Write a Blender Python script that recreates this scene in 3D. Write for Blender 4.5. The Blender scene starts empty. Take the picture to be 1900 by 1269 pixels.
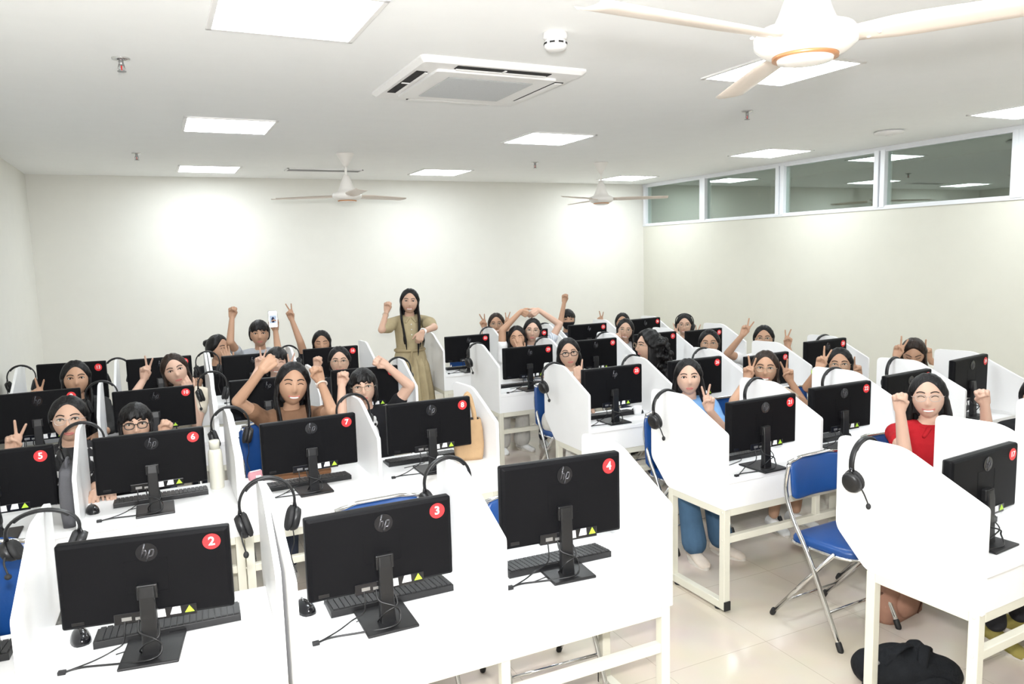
import bpy, bmesh, math, random
import numpy as np
from mathutils import Matrix, Vector
rnd = random.Random(7)
S = bpy.context.scene
COL = S.collection
PI = math.pi
# ------------------------------------------------------------------ camera, world, exposure
CAM_F, YAW, PITCH, ROLL, CAM_Z = 1389.42, 0.44317, -0.11952, -0.02726, 1.925
def cam_axes():
    cy, sy, cp, sp, cr, sr = math.cos(YAW), math.sin(YAW), math.cos(PITCH), math.sin(PITCH), math.cos(ROLL), math.sin(ROLL)
    f = np.array([sy*cp, cy*cp, sp]); r = np.array([cy, -sy, 0.0]); u = np.cross(r, f)
    return r*cr+u*sr, -r*sr+u*cr, f
CR, CU, CF = cam_axes()
CAMP = np.array([0, 0, CAM_Z])
cd = bpy.data.cameras.new('camera'); cam = bpy.data.objects.new('camera', cd); COL.objects.link(cam)
cd.sensor_width = 36; cd.lens = CAM_F/1900*36; cd.clip_start = .05; cd.clip_end = 60
mw = Matrix.Identity(4)
for i in range(3):
    mw[i][0] = CR[i]; mw[i][1] = CU[i]; mw[i][2] = -CF[i]; mw[i][3] = CAMP[i]
cam.matrix_world = mw
S.camera = cam
S.view_settings.view_transform = 'Standard'; S.view_settings.look = 'None'
S.view_settings.exposure = 1.37; S.view_settings.gamma = 1; S.view_settings.use_curve_mapping = False
wd = bpy.data.worlds.new('world'); S.world = wd; wd.use_nodes = True
wd.node_tree.nodes['Background'].inputs[0].default_value = (.8, .85, .9, 1)
wd.node_tree.nodes['Background'].inputs[1].default_value = 0.02
PANEL_LIGHT = 10.0         # emission of the ceiling light panels
fl = bpy.data.lights.new('camera_flash', 'AREA'); fl.shape = 'DISK'; fl.size = .10; fl.energy = 58; fl.color = (1, 1, 1)
flo = bpy.data.objects.new('camera_flash', fl); COL.objects.link(flo)
fm = mw @ Matrix.Rotation(math.radians(18), 4, 'X'); fm.translation = Vector(CAMP - CF*.03 + CU*.17); flo.matrix_world = fm
def at(u, v, y):            # a picture point carried out to the depth plane y
    q = CR*((u-950)/CAM_F) - CU*((v-634.5)/CAM_F) + CF
    return CAMP + q*(y/q[1])
# ------------------------------------------------------------------ materials
def mat(name, col, rough=.5, metal=0, bump=0, bscale=60, var=.04, vscale=6, spec=.5, emit=None, coat=0):
    m = bpy.data.materials.new(name); m.use_nodes = True; nt = m.node_tree; b = nt.nodes['Principled BSDF']
    tc = nt.nodes.new('ShaderNodeTexCoord'); n = nt.nodes.new('ShaderNodeTexNoise'); n.inputs['Scale'].default_value = vscale; n.inputs['Detail'].default_value = 3
    nt.links.new(tc.outputs['Object'], n.inputs['Vector'])
    r = nt.nodes.new('ShaderNodeValToRGB'); nt.links.new(n.outputs['Fac'], r.inputs['Fac'])
    c = np.array(col[:3])
    r.color_ramp.elements[0].position = .3; r.color_ramp.elements[1].position = .7
    r.color_ramp.elements[0].color = (*np.clip(c*(1-var), 0, 1), 1); r.color_ramp.elements[1].color = (*np.clip(c*(1+var), 0, 1), 1)
    nt.links.new(r.outputs['Color'], b.inputs['Base Color'])
    b.inputs['Roughness'].default_value = rough; b.inputs['Metallic'].default_value = metal
    b.inputs['Specular IOR Level'].default_value = spec; b.inputs['Coat Weight'].default_value = coat
    if bump:
        n2 = nt.nodes.new('ShaderNodeTexNoise'); n2.inputs['Scale'].default_value = bscale; n2.inputs['Detail'].default_value = 4
        nt.links.new(tc.outputs['Object'], n2.inputs['Vector'])
        bp = nt.nodes.new('ShaderNodeBump'); bp.inputs['Strength'].default_value = bump; bp.inputs['Distance'].default_value = .004
        nt.links.new(n2.outputs['Fac'], bp.inputs['Height']); nt.links.new(bp.outputs['Normal'], b.inputs['Normal'])
    if emit:
        b.inputs['Emission Color'].default_value = (*emit[0], 1); b.inputs['Emission Strength'].default_value = emit[1]
    return m
def floor_mat():
    m = bpy.data.materials.new('floor_tiles'); m.use_nodes = True; nt = m.node_tree; b = nt.nodes['Principled BSDF']
    tc = nt.nodes.new('ShaderNodeTexCoord'); br = nt.nodes.new('ShaderNodeTexBrick')
    mp = nt.nodes.new('ShaderNodeMapping'); mp.inputs['Location'].default_value = (-.17, -.21, 0); nt.links.new(tc.outputs['Object'], mp.inputs['Vector']); nt.links.new(mp.outputs['Vector'], br.inputs['Vector'])
    br.offset = 0; br.inputs['Scale'].default_value = 1; br.inputs['Brick Width'].default_value = .6; br.inputs['Row Height'].default_value = .6
    br.inputs['Mortar Size'].default_value = .0022; br.inputs['Color1'].default_value = (.60, .53, .45, 1); br.inputs['Color2'].default_value = (.61, .54, .46, 1)
    br.inputs['Mortar'].default_value = (.47, .41, .34, 1)
    n = nt.nodes.new('ShaderNodeTexNoise'); n.inputs['Scale'].default_value = 3.5; n.inputs['Detail'].default_value = 6; nt.links.new(tc.outputs['Object'], n.inputs['Vector'])
    mx = nt.nodes.new('ShaderNodeMix'); mx.data_type = 'RGBA'; mx.blend_type = 'OVERLAY'; mx.inputs[0].default_value = .12
    nt.links.new(br.outputs['Color'], mx.inputs[6]); nt.links.new(n.outputs['Color'], mx.inputs[7]); nt.links.new(mx.outputs[2], b.inputs['Base Color'])
    b.inputs['Roughness'].default_value = .13
    return m
def glass_pane_mat(name, fac, tint):
    m = bpy.data.materials.new(name); m.use_nodes = True; nt = m.node_tree; nt.nodes.clear()
    o = nt.nodes.new('ShaderNodeOutputMaterial'); mx = nt.nodes.new('ShaderNodeMixShader'); t = nt.nodes.new('ShaderNodeBsdfTransparent'); g = nt.nodes.new('ShaderNodeBsdfGlossy')
    tc = nt.nodes.new('ShaderNodeTexCoord'); n = nt.nodes.new('ShaderNodeTexNoise'); n.inputs['Scale'].default_value = 1.2
    nt.links.new(tc.outputs['Object'], n.inputs['Vector']); mr = nt.nodes.new('ShaderNodeMapRange'); mr.inputs['To Min'].default_value = fac*.92; mr.inputs['To Max'].default_value = fac*1.08
    nt.links.new(n.outputs['Fac'], mr.inputs['Value']); nt.links.new(mr.outputs['Result'], mx.inputs[0])
    t.inputs[0].default_value = (*tint, 1); g.inputs['Roughness'].default_value = .01; g.inputs['Color'].default_value = (.93, 1, .95, 1)
    nt.links.new(t.outputs[0], mx.inputs[1]); nt.links.new(g.outputs[0], mx.inputs[2]); nt.links.new(mx.outputs[0], o.inputs[0])
    return m
WALL = mat('cream_wall_paint', (.765, .755, .70), .75, bump=.05, var=.01)
CEIL = mat('white_ceiling_paint', (.94, .95, .945), .85, bump=.04, var=.01)
FLOOR = floor_mat()
WHITE = mat('white_laminate', (.86, .86, .86), .38, var=.012, bump=.02, bscale=200)
CREAM = mat('cream_powder_coat', (.70, .68, .58), .42, var=.02, bump=.05, bscale=300)
RUBBER = mat('black_rubber', (.012, .012, .013), .6)
BLACK = mat('black_plastic', (.008, .008, .009), .4, bump=.06, bscale=500)
BACKC = mat('black_textured_cover', (.007, .007, .008), .45, bump=.08, bscale=700, var=.06, spec=.07)
GLOSS = mat('gloss_black', (.01, .01, .012), .12, var=.02)
SCREEN = mat('dark_screen', (.008, .009, .012), .1)
RED = mat('red_sticker', (.80, .030, .035), .45, var=.02)
STKW = mat('white_print', (.88, .88, .88), .5, var=.01)
GREEN = mat('green_sticker', (.45, .72, .05), .5)
LOGO = mat('dark_logo_metal', (.10, .10, .11), .22, metal=.8)
KEYM = mat('black_keys', (.02, .02, .021), .45)
CHROME = mat('chrome_steel', (.72, .72, .72), .12, metal=1)
BLUE = mat('blue_vinyl', (.006, .055, .22), .36, bump=.1, bscale=150, var=.05)
ALU = mat('white_aluminium_frame', (.80, .82, .85), .35, var=.01)
FANM = mat('white_enamel', (.84, .81, .77), .3, var=.01)
FANB = mat('cream_enamel_blade', (.74, .65, .57), .35, var=.02)
COPPER = mat('copper_ring', (.62, .30, .14), .3, metal=.6)
ACW = mat('white_abs_plastic', (.85, .84, .83), .4, var=.01)
ACG = mat('grey_intake_grille', (.46, .47, .47), .6, var=.05, vscale=200)
DARK = mat('dark_void', (.015, .015, .015), .8)
GREYM = mat('grey_metal', (.35, .35, .35), .35, metal=.7)
LAMP = mat('lit_diffuser', (.9, .9, .9), .5, emit=((.90, .96, 1), PANEL_LIGHT))
GLASS = glass_pane_mat('tinted_reflective_glass', .30, (.72, .80, .76))
FROST = glass_pane_mat('clear_lens', .07, (.97, .97, .97))
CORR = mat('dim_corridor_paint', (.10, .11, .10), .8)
# ------------------------------------------------------------------ mesh building
class MB:
    def __init__(self): self.v = []; self.f = []; self.m = []; self.s = []
    def add(self, V, F, mi=0, smooth=False):
        o = len(self.v); self.v += [tuple(map(float, p)) for p in V]
        for f in F: self.f.append(tuple(i+o for i in f)); self.m.append(mi); self.s.append(smooth)
        return self
    def box(self, x0, x1, y0, y1, z0, z1, mi=0, bev=0.0):
        if bev <= 0:
            V = [(x, y, z) for z in (z0, z1) for y in (y0, y1) for x in (x0, x1)]
            return self.add(V, [(0, 2, 3, 1), (4, 5, 7, 6), (0, 1, 5, 4), (2, 6, 7, 3), (0, 4, 6, 2), (1, 3, 7, 5)], mi)
        b = min(bev, (x1-x0)*.49, (y1-y0)*.49, (z1-z0)*.49); bm = bmesh.new()
        bmesh.ops.create_cube(bm, size=1)
        for w in bm.verts: w.co = ((x0+x1)/2+w.co.x*(x1-x0), (y0+y1)/2+w.co.y*(y1-y0), (z0+z1)/2+w.co.z*(z1-z0))
        bmesh.ops.bevel(bm, geom=list(bm.edges), offset=b, segments=2, affect='EDGES', profile=.5)
        bm.verts.ensure_lookup_table(); V = [w.co[:] for w in bm.verts]; F = [[w.index for w in f.verts] for f in bm.faces]; bm.free()
        return self.add(V, F, mi)
    def prism(self, poly, ax, a, b, mi=0):   # poly in the other two axes, extruded along ax
        n = len(poly); V = []
        for t in (a, b):
            for p, q in poly: V.append((t, p, q) if ax == 0 else (p, t, q) if ax == 1 else (p, q, t))
        F = [tuple(range(n)), tuple(range(2*n-1, n-1, -1))] + [(i, i+n, (i+1) % n+n, (i+1) % n) for i in range(n)]
        return self.add(V, F, mi)
    def rings(self, R, mi=0, smooth=True, cap=True):
        n = len(R[0]); V = [p for r in R for p in r]; F = []
        for k in range(len(R)-1):
            for i in range(n): j = (i+1) % n; F.append((k*n+i, k*n+j, (k+1)*n+j, (k+1)*n+i))
        if cap: F.append(tuple(range(n-1, -1, -1))); F.append(tuple((len(R)-1)*n+i for i in range(n)))
        return self.add(V, F, mi, smooth)
    def tube(self, pts, r, n=8, mi=0, closed=False, flat=1.0, up=None):
        P = [np.array(p, float) for p in pts]; N = len(P); R = []; rr = r if hasattr(r, '__len__') else [r]*N; pu = None
        for i in range(N):
            t = (P[(i+1) % N]-P[i-1]) if closed else (P[min(i+1, N-1)]-P[max(i-1, 0)])
            t = t/(np.linalg.norm(t)+1e-12)
            if up is not None: u = np.array(up, float)
            elif pu is None: u = np.array([0, 0, 1.]) if abs(t[2]) < .9 else np.array([1., 0, 0])
            else: u = pu
            u = u-t*u.dot(t); u /= np.linalg.norm(u)+1e-12; pu = u; w = np.cross(t, u)
            R.append([P[i]+rr[i]*(math.cos(a)*u*flat+math.sin(a)*w) for a in [2*PI*k/n for k in range(n)]])
        if closed: R.append(R[0]); return self.rings(R, mi, True, False)
        return self.rings(R, mi)
    def lathe(self, prof, n=24, c=(0, 0, 0), mi=0, smooth=True):
        R = [[(c[0]+max(r, 1e-5)*math.cos(2*PI*k/n), c[1]+max(r, 1e-5)*math.sin(2*PI*k/n), c[2]+z) for k in range(n)] for r, z in prof]
        return self.rings(R, mi, smooth)
    def ell(self, c, r, fr=None, nu=12, nv=8, mi=0):
        c = np.array(c, float); fr = np.eye(3) if fr is None else np.array(fr); R = []
        for j in range(nv+1):
            th = PI*(j/nv) if 0 < j < nv else (1e-3 if j == 0 else PI-1e-3)
            R.append([c+fr.T@np.array([r[0]*math.sin(th)*math.cos(2*PI*k/nu), r[1]*math.sin(th)*math.sin(2*PI*k/nu), -r[2]*math.cos(th)]) for k in range(nu)])
        return self.rings(R, mi)
    def cap(self, a, b, ra, rb, n=10, mi=0):   # tapered capsule
        a = np.array(a, float); b = np.array(b, float); t = b-a; L = np.linalg.norm(t)
        if L < 1e-6: return self.ell(a, (ra, ra, ra), mi=mi)
        t = t/L; P = []; r = []
        for q in (-1, -.85, -.5): P.append(a+t*ra*q); r.append(ra*math.sqrt(max(1-q*q, .003)))
        P += [a, b]; r += [ra, rb]
        for q in (.5, .85, 1): P.append(b+t*rb*q); r.append(rb*math.sqrt(max(1-q*q, .003)))
        return self.tube(P, r, n, mi)
    def join(self, o, M=None, mi=None):
        V = o.v
        if M is not None: V = [(M @ Vector(p))[:] for p in V]
        k = len(self.v); self.v += [tuple(p) for p in V]
        self.f += [tuple(i+k for i in f) for f in o.f]; self.m += (o.m if mi is None else [mi]*len(o.m)); self.s += o.s; return self
    def mesh(self, name, mats):
        me = bpy.data.meshes.new(name); me.from_pydata(self.v, [], self.f); me.validate()
        for m in (mats if isinstance(mats, (list, tuple)) else [mats]): me.materials.append(m)
        if len(me.polygons) == len(self.m):
            me.polygons.foreach_set('material_index', self.m); me.polygons.foreach_set('use_smooth', self.s)
        bm = bmesh.new(); bm.from_mesh(me); bmesh.ops.recalc_face_normals(bm, faces=bm.faces); bm.to_mesh(me); bm.free()
        me.update(); return me
def obj(name, mb, mats, parent=None, loc=None, rotz=0, label=None):
    me = mb.mesh(name, mats) if isinstance(mb, MB) else mb
    o = bpy.data.objects.new(name, me); COL.objects.link(o)
    if parent is not None: o.parent = parent
    if loc is not None: o.location = loc
    if rotz: o.rotation_euler = (0, 0, rotz)
    if label: o['label'] = label
    return o
def tag(o, label, cat, group=None):
    o['label'] = label; o['category'] = cat
    if group: o['group'] = group
    return o
def thing(name, label, cat, loc=(0, 0, 0), rotz=0, group=None):
    o = bpy.data.objects.new(name, None); COL.objects.link(o); o.location = loc; o.rotation_euler = (0, 0, rotz); o.empty_display_size = .1
    return tag(o, label, cat, group)
def struct(name, mb, m, parent=None, loc=None):
    o = obj(name, mb, m, parent, loc); o['kind'] = 'structure'; return o
def copy_tree(o, parent=None):
    c = o.copy(); COL.objects.link(c)
    if parent is not None: c.parent = parent
    for ch in list(o.children): copy_tree(ch, c)
    return c
def remesh(mb, voxel, smooth=4, fac=.5):
    me = bpy.data.meshes.new('tmp'); me.from_pydata(mb.v, [], mb.f)
    bm = bmesh.new(); bm.from_mesh(me); bmesh.ops.recalc_face_normals(bm, faces=bm.faces); bm.to_mesh(me); bm.free()
    o = bpy.data.objects.new('tmp', me); COL.objects.link(o)
    r = o.modifiers.new('r', 'REMESH'); r.mode = 'VOXEL'; r.voxel_size = voxel; r.use_smooth_shade = True
    if smooth: s = o.modifiers.new('s', 'SMOOTH'); s.factor = fac; s.iterations = smooth
    bpy.context.view_layer.update(); dg = bpy.context.evaluated_depsgraph_get()
    out = bpy.data.meshes.new_from_object(o.evaluated_get(dg), depsgraph=dg)
    bpy.data.objects.remove(o); bpy.data.meshes.remove(me)
    out.polygons.foreach_set('use_smooth', [True]*len(out.polygons)); return out
def append_mesh(me, mb, mats):       # join extra shells (own materials) into a remeshed body
    n = len(me.vertices); co = np.empty(n*3); me.vertices.foreach_get('co', co)
    V = [tuple(p) for p in co.reshape(-1, 3)]; F = [tuple(p.vertices) for p in me.polygons]
    k = len(F); F += [tuple(i+n for i in f) for f in mb.f]; V += mb.v
    o = bpy.data.meshes.new(me.name); o.from_pydata(V, [], F)
    for m in mats: o.materials.append(m)
    o.polygons.foreach_set('material_index', [0]*k+list(mb.m)); o.polygons.foreach_set('use_smooth', [True]*len(F)); o.update()
    bpy.data.meshes.remove(me); return o
def text_mesh(s, size, depth=.0008, off=.02, shear=0, ext=True):
    cu = bpy.data.curves.new('t', 'FONT'); cu.body = s; cu.size = size; cu.align_x = 'CENTER'; cu.align_y = 'CENTER'; cu.extrude = depth; cu.offset = off*size; cu.shear = shear; cu.resolution_u = 3
    o = bpy.data.objects.new('t', cu); COL.objects.link(o); bpy.context.view_layer.update(); dg = bpy.context.evaluated_depsgraph_get()
    me = bpy.data.meshes.new_from_object(o.evaluated_get(dg), depsgraph=dg); bpy.data.objects.remove(o); bpy.data.curves.remove(cu)
    mb = MB(); mb.v = [tuple(v.co) for v in me.vertices]; mb.f = [tuple(p.vertices) for p in me.polygons]; mb.m = [0]*len(mb.f); mb.s = [False]*len(mb.f)
    bpy.data.meshes.remove(me); return mb
def round_poly(P, R, n=5):
    out = []; N = len(P)
    for i in range(N):
        p = np.array(P[i], float); r = R[i]
        if r <= 0: out.append(tuple(p)); continue
        a = np.array(P[i-1], float)-p; b = np.array(P[(i+1) % N], float)-p; la, lb = np.linalg.norm(a), np.linalg.norm(b)
        r = min(r, la*.45, lb*.45); A = p+a/la*r; B = p+b/lb*r
        for k in range(n+1): t = k/n; out.append(tuple((1-t)**2*A+2*t*(1-t)*p+t*t*B))
    return out
def rrect(w, h, r, n=5): return round_poly([(-w/2, -h/2), (w/2, -h/2), (w/2, h/2), (-w/2, h/2)], [r]*4, n)
def spline(P, n=6):
    P = [np.array(p, float) for p in P]; out = []
    for i in range(len(P)-1):
        p0, p1, p2, p3 = P[max(i-1, 0)], P[i], P[i+1], P[min(i+2, len(P)-1)]
        for k in range(n):
            t = k/n; out.append(.5*((2*p1)+(-p0+p2)*t+(2*p0-5*p1+4*p2-p3)*t*t+(-p0+3*p1-3*p2+p3)*t**3))
    out.append(P[-1]); return out
W1 = 'zero one two three four five six seven eight nine ten eleven twelve thirteen fourteen fifteen sixteen seventeen eighteen nineteen'.split()
def word(n): return W1[n] if n < 20 else ['twenty', 'thirty'][n//10-2]+('-'+W1[n % 10] if n % 10 else '')
# ------------------------------------------------------------------ the room
XL, XR, YB, YF, H = -1.163, 6.9, 9.685, -2.6, 2.9
struct('floor', MB().box(XL-.15, XR+.15, YF-.15, YB+.15, -.12, 0), FLOOR)
struct('ceiling', MB().box(XL-.15, XR+.15, YF-.15, YB+.15, H, H+.12), CEIL)
struct('wall_back', MB().box(XL-.15, XR+.15, YB, YB+.15, 0, H), WALL)
struct('wall_left', MB().box(XL-.15, XL, YF, YB, 0, H), WALL)
struct('wall_front', MB().box(XL-.15, XR+.15, YF-.15, YF, 0, H), WALL)
ZW0, ZW1 = 2.29, 2.86
struct('wall_right', MB().box(XR, XR+.15, YF, YB, 0, ZW0-.03), mat('dimmed_cream_wall_paint', (.665, .655, .575), .75, bump=.05, var=.01))  # slightly creamier wall paint, its colour also darkened to offset strong lamp light here
struct('trim_1', MB().box(XR-.012, XR+.13, YF, YB, ZW1, H, bev=.004), ALU)
struct('trim_2', MB().box(XR-.012, XR+.13, YF, YB, ZW0-.03, ZW0, bev=.004), ALU)
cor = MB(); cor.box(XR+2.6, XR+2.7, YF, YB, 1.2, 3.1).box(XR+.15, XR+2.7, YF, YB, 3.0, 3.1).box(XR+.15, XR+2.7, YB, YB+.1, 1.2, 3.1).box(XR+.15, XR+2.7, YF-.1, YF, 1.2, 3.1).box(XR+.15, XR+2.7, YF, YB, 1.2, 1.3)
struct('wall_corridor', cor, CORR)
yb = YB-.02; n = 1
for (a, b) in [(8.34, 9.61), (6.94, 8.24), (5.56, 6.82), (4.16, 5.44), (2.78, 4.06), (1.40, 2.68), (.02, 1.30), (-1.36, -.08)]:
    f = MB(); f.box(XR-.02, XR+.10, a-.05, a+.005, ZW0-.01, ZW1+.01, bev=.004).box(XR-.02, XR+.10, b-.005, b+.05, ZW0-.01, ZW1+.01, bev=.004)
    f.box(XR-.006, XR+.09, a, b, ZW0-.01, ZW0+.012).box(XR-.006, XR+.09, a, b, ZW1-.012, ZW1+.01)
    w = struct('window_%d' % n, f, ALU)
    g = obj('pane', MB().box(XR+.03, XR+.036, a, b, ZW0, ZW1), GLASS, w); n += 1
# ------------------------------------------------------------------ ceiling fixtures
LX = [(.29, 'over the left bank of desks'), (2.90, 'between the two banks'), (5.72, 'over the right bank of desks')]
LY = [(.30, 'overhead'), (2.91, 'in the nearest row'), (5.60, 'in the middle row'), (8.42, 'closest to the back wall')]
LPOS = {(1, 2): (5.885, 3.31), (2, 2): (5.74, 5.87), (2, 0): (.283, 5.668), (3, 0): (.326, 8.50), (1, 1): (2.97, 2.97), (3, 1): (2.90, 8.32), (3, 2): (5.72, 8.52)}
first = None
for i, (ly, ty) in enumerate(LY):
    for j, (lx, tx) in enumerate(LX):
        lab = 'square lit white ceiling panel %s, %s' % (ty, tx)
        if first is None:
            t = thing('ceiling_light', lab, 'light', (lx+.3, ly+.3, H), 0, 'recessed ceiling light panels'); first = t
            fr = MB()
            for k in range(4):
                q = MB().box(-.312, .312, .288, .312, -.010, .004, bev=.003); fr.join(q, Matrix.Rotation(k*PI/2, 4, 'Z'))
            obj('frame', fr, ACW, t)
            obj('diffuser', MB().prism(rrect(.58, .58, .02), 2, -.007, -.001), LAMP, t)
        else:
            t = copy_tree(first); p = LPOS.get((i, j), (lx, ly)); t.location = (p[0]+.3, p[1]+.3, H); t['label'] = lab
def ceiling_fan(x, y, zh, ang, label):
    t = thing('ceiling_fan', label, 'fan', (x, y, H), 0, 'three-bladed ceiling fans'); d = zh-H
    obj('canopy', MB().lathe([(.0, 0), (.085, 0), (.08, -.01), (.03, -.10), (.018, -.12), (0, -.12)], 28), FANM, t)
    obj('rod', MB().lathe([(0, -.10), (.012, -.10), (.012, d+.16), (0, d+.16)], 16), FANM, t)
    obj('motor', MB().lathe([(0, d+.20), (.022, d+.20), (.034, d+.18), (.072, d+.075), (.086, d+.045), (.128, d+.03), (.14, d+.012), (.138, d-.012), (.115, d-.032), (.085, d-.042), (0, d-.042)], 36), FANM, t)
    obj('ring', MB().lathe([(.078, d-.040), (.089, d-.040), (.089, d-.049), (.078, d-.049)], 36), COPPER, t)
    obj('cap', MB().lathe([(.0, d-.040), (.079, d-.040), (.074, d-.056), (.04, d-.062), (0, d-.063)], 36), FANM, t)
    for k in range(3):
        b = MB(); R = []
        for q in range(13):
            u = q/12; rr = .125+u*.62; wd_ = .040+.024*min(1, u*5) - .008*u; tw = -math.radians(14-6*u)
            ring = []
            for (px, pz) in [(-1, .35), (-.8, .0), (-.3, -.10), (.3, -.10), (.8, .0), (1, .35), (1.0, .40), (.8, .06), (.3, -.04), (-.3, -.04), (-.8, .06), (-1, .40)]:
                yy = px*wd_; zz = pz*.022
                ring.append((rr, yy*math.cos(tw)-zz*math.sin(tw), d-.004+yy*math.sin(tw)+zz*math.cos(tw)))
            R.append(ring)
        b.rings(R, 0, True)
        bo = obj('blade', b, FANB, t, rotz=math.radians(ang+120*k))
        sc = MB()
        for (sx, sy) in ((.16, .018), (.19, -.018)): sc.ell((sx, sy, d-.009), (.006, .006, .004))
        obj('screw', sc, FANM, bo)
ceiling_fan(1.70, 1.61, 2.49, 64, 'white three-bladed ceiling fan nearest the camera, hub under a light panel')
ceiling_fan(1.74, 7.27, 2.50, 27, 'white ceiling fan near the back wall, beside the dark vent grille')
ceiling_fan(4.66, 7.35, 2.49, -33, 'white ceiling fan near the back wall, closest to the corner windows')
# air conditioner cassette
ac = thing('air_conditioner', 'square white ceiling cassette air conditioner with grey intake grille', 'air conditioner', (1.745, 4.09, H))
p = MB(); R = []
for (hw, z) in [(.475, .004), (.475, -.012), (.455, -.030), (.37, -.032)]:
    R.append([(x, y, z) for x, y in rrect(2*hw, 2*hw, .03)])
p.rings(R, 0, False, True); obj('panel', p, ACW, ac)
for k in range(4):
    s = MB().box(-.27, .27, .375, .435, -.0345, -.030, 0, .001); o = obj('air_slot', s, DARK, ac, rotz=k*PI/2)
    fl_ = MB(); a = .9 if k in (1, 2) else .06
    fw = .008 if a > .5 else .024; a = .25 if a > .5 else a; op = fw < .02
    fl_.box(-.262, .262, -fw, fw, -.003, .003, 0, .002)
    fo = obj('flap', fl_, ACW, o); fo.location = (0, .380 if op else .405, -.037); fo.rotation_euler = (a, 0, 0)
    if op: obj('pivot', MB().box(-.006, .006, .38, .432, -.039, -.034), ACW, o)
p = MB(); p.prism(rrect(.70, .70, .02), 2, -.045, -.030); obj('intake_frame', p, ACW, ac)
g = MB(); g.box(-.25, .25, -.25, .25, -.047, -.044)
for k in range(40): g.box(-.25, .25, -.25+k*.0125, -.245+k*.0125, -.050, -.046, 0)
obj('intake_grille', g, ACG, ac)
# long vent
v = thing('ceiling_vent', 'long dark slotted ceiling vent grille against the back wall', 'vent', (1.83, 8.66, H))
fr = MB()
for (x0, x1, y0, y1) in ((-.42, .42, -.11, -.09), (-.42, .42, .09, .11), (-.42, -.40, -.11, .11), (.40, .42, -.11, .11)): fr.box(x0, x1, y0, y1, -.012, .002, 0, .002)
obj('frame', fr, ACW, v); obj('opening', MB().box(-.40, .40, -.09, .09, -.003, .001), DARK, v)
sl = MB()
for k in range(6): sl.box(-.40, .40, -.075+k*.03-.006, -.075+k*.03+.006, -.010, -.006)
obj('slats', sl, GREYM, v)
def sprinkler(x, y, label):
    t = thing('sprinkler', label, 'sprinkler', (x, y, H), 0, 'ceiling sprinklers')
    obj('escutcheon', MB().lathe([(0, 0), (.042, 0), (.040, -.006), (.015, -.012), (0, -.012)], 20), CHROME, t)
    b = MB().lathe([(0, -.01), (.011, -.01), (.012, -.03), (.005, -.035), (0, -.035)], 12)
    for s in (-1, 1): b.tube([(s*.010, 0, -.028), (s*.014, 0, -.045), (s*.003, 0, -.060)], .003, 6)
    obj('body', b, GREYM, t); obj('deflector', MB().lathe([(0, -.058), (.020, -.060), (.020, -.063), (0, -.063)], 16), GREYM, t)
    obj('bulb', MB().cap((0, 0, -.034), (0, 0, -.055), .0035, .0035), mat('red_glass', (.6, .03, .03), .1), t)
sprinkler(-.06, 4.17, 'small metal ceiling sprinkler nearest the camera above the left bank')
sprinkler(-.05, 7.66, 'small metal ceiling sprinkler at the back above the left bank')
sprinkler(4.0, 4.32, 'small metal ceiling sprinkler above the right bank, near the fan')
sprinkler(3.89, 7.48, 'small metal ceiling sprinkler between the light panels at the back')
sm = thing('smoke_detector', 'white round smoke detector beside the air conditioner', 'smoke detector', (1.72, 3.08, H))
obj('base', MB().lathe([(0, 0), (.055, 0), (.055, -.02), (.05, -.03), (0, -.03)], 28), ACW, sm)
obj('chamber', MB().lathe([(0, -.03), (.046, -.03), (.052, -.045), (.050, -.065), (.036, -.075), (0, -.077)], 28), ACW, sm)
s = MB()
for k in range(8):
    a = k*PI/4; q = MB().box(-.012, .012, .047, .0525, -.052, -.044); s.join(q, Matrix.Rotation(a, 4, 'Z'))
obj('slots', s, DARK, sm)
ap = thing('access_point', 'white disc-shaped unit on the ceiling near the windows', 'access point', (5.98, 4.69, H))
obj('shell', MB().lathe([(0, 0), (.10, 0), (.125, -.012), (.12, -.025), (.05, -.038), (0, -.038)], 36), ACW, ap)
obj('lens', MB().lathe([(0, -.036), (.03, -.037), (.026, -.044), (0, -.045)], 20), ACW, ap)
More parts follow.
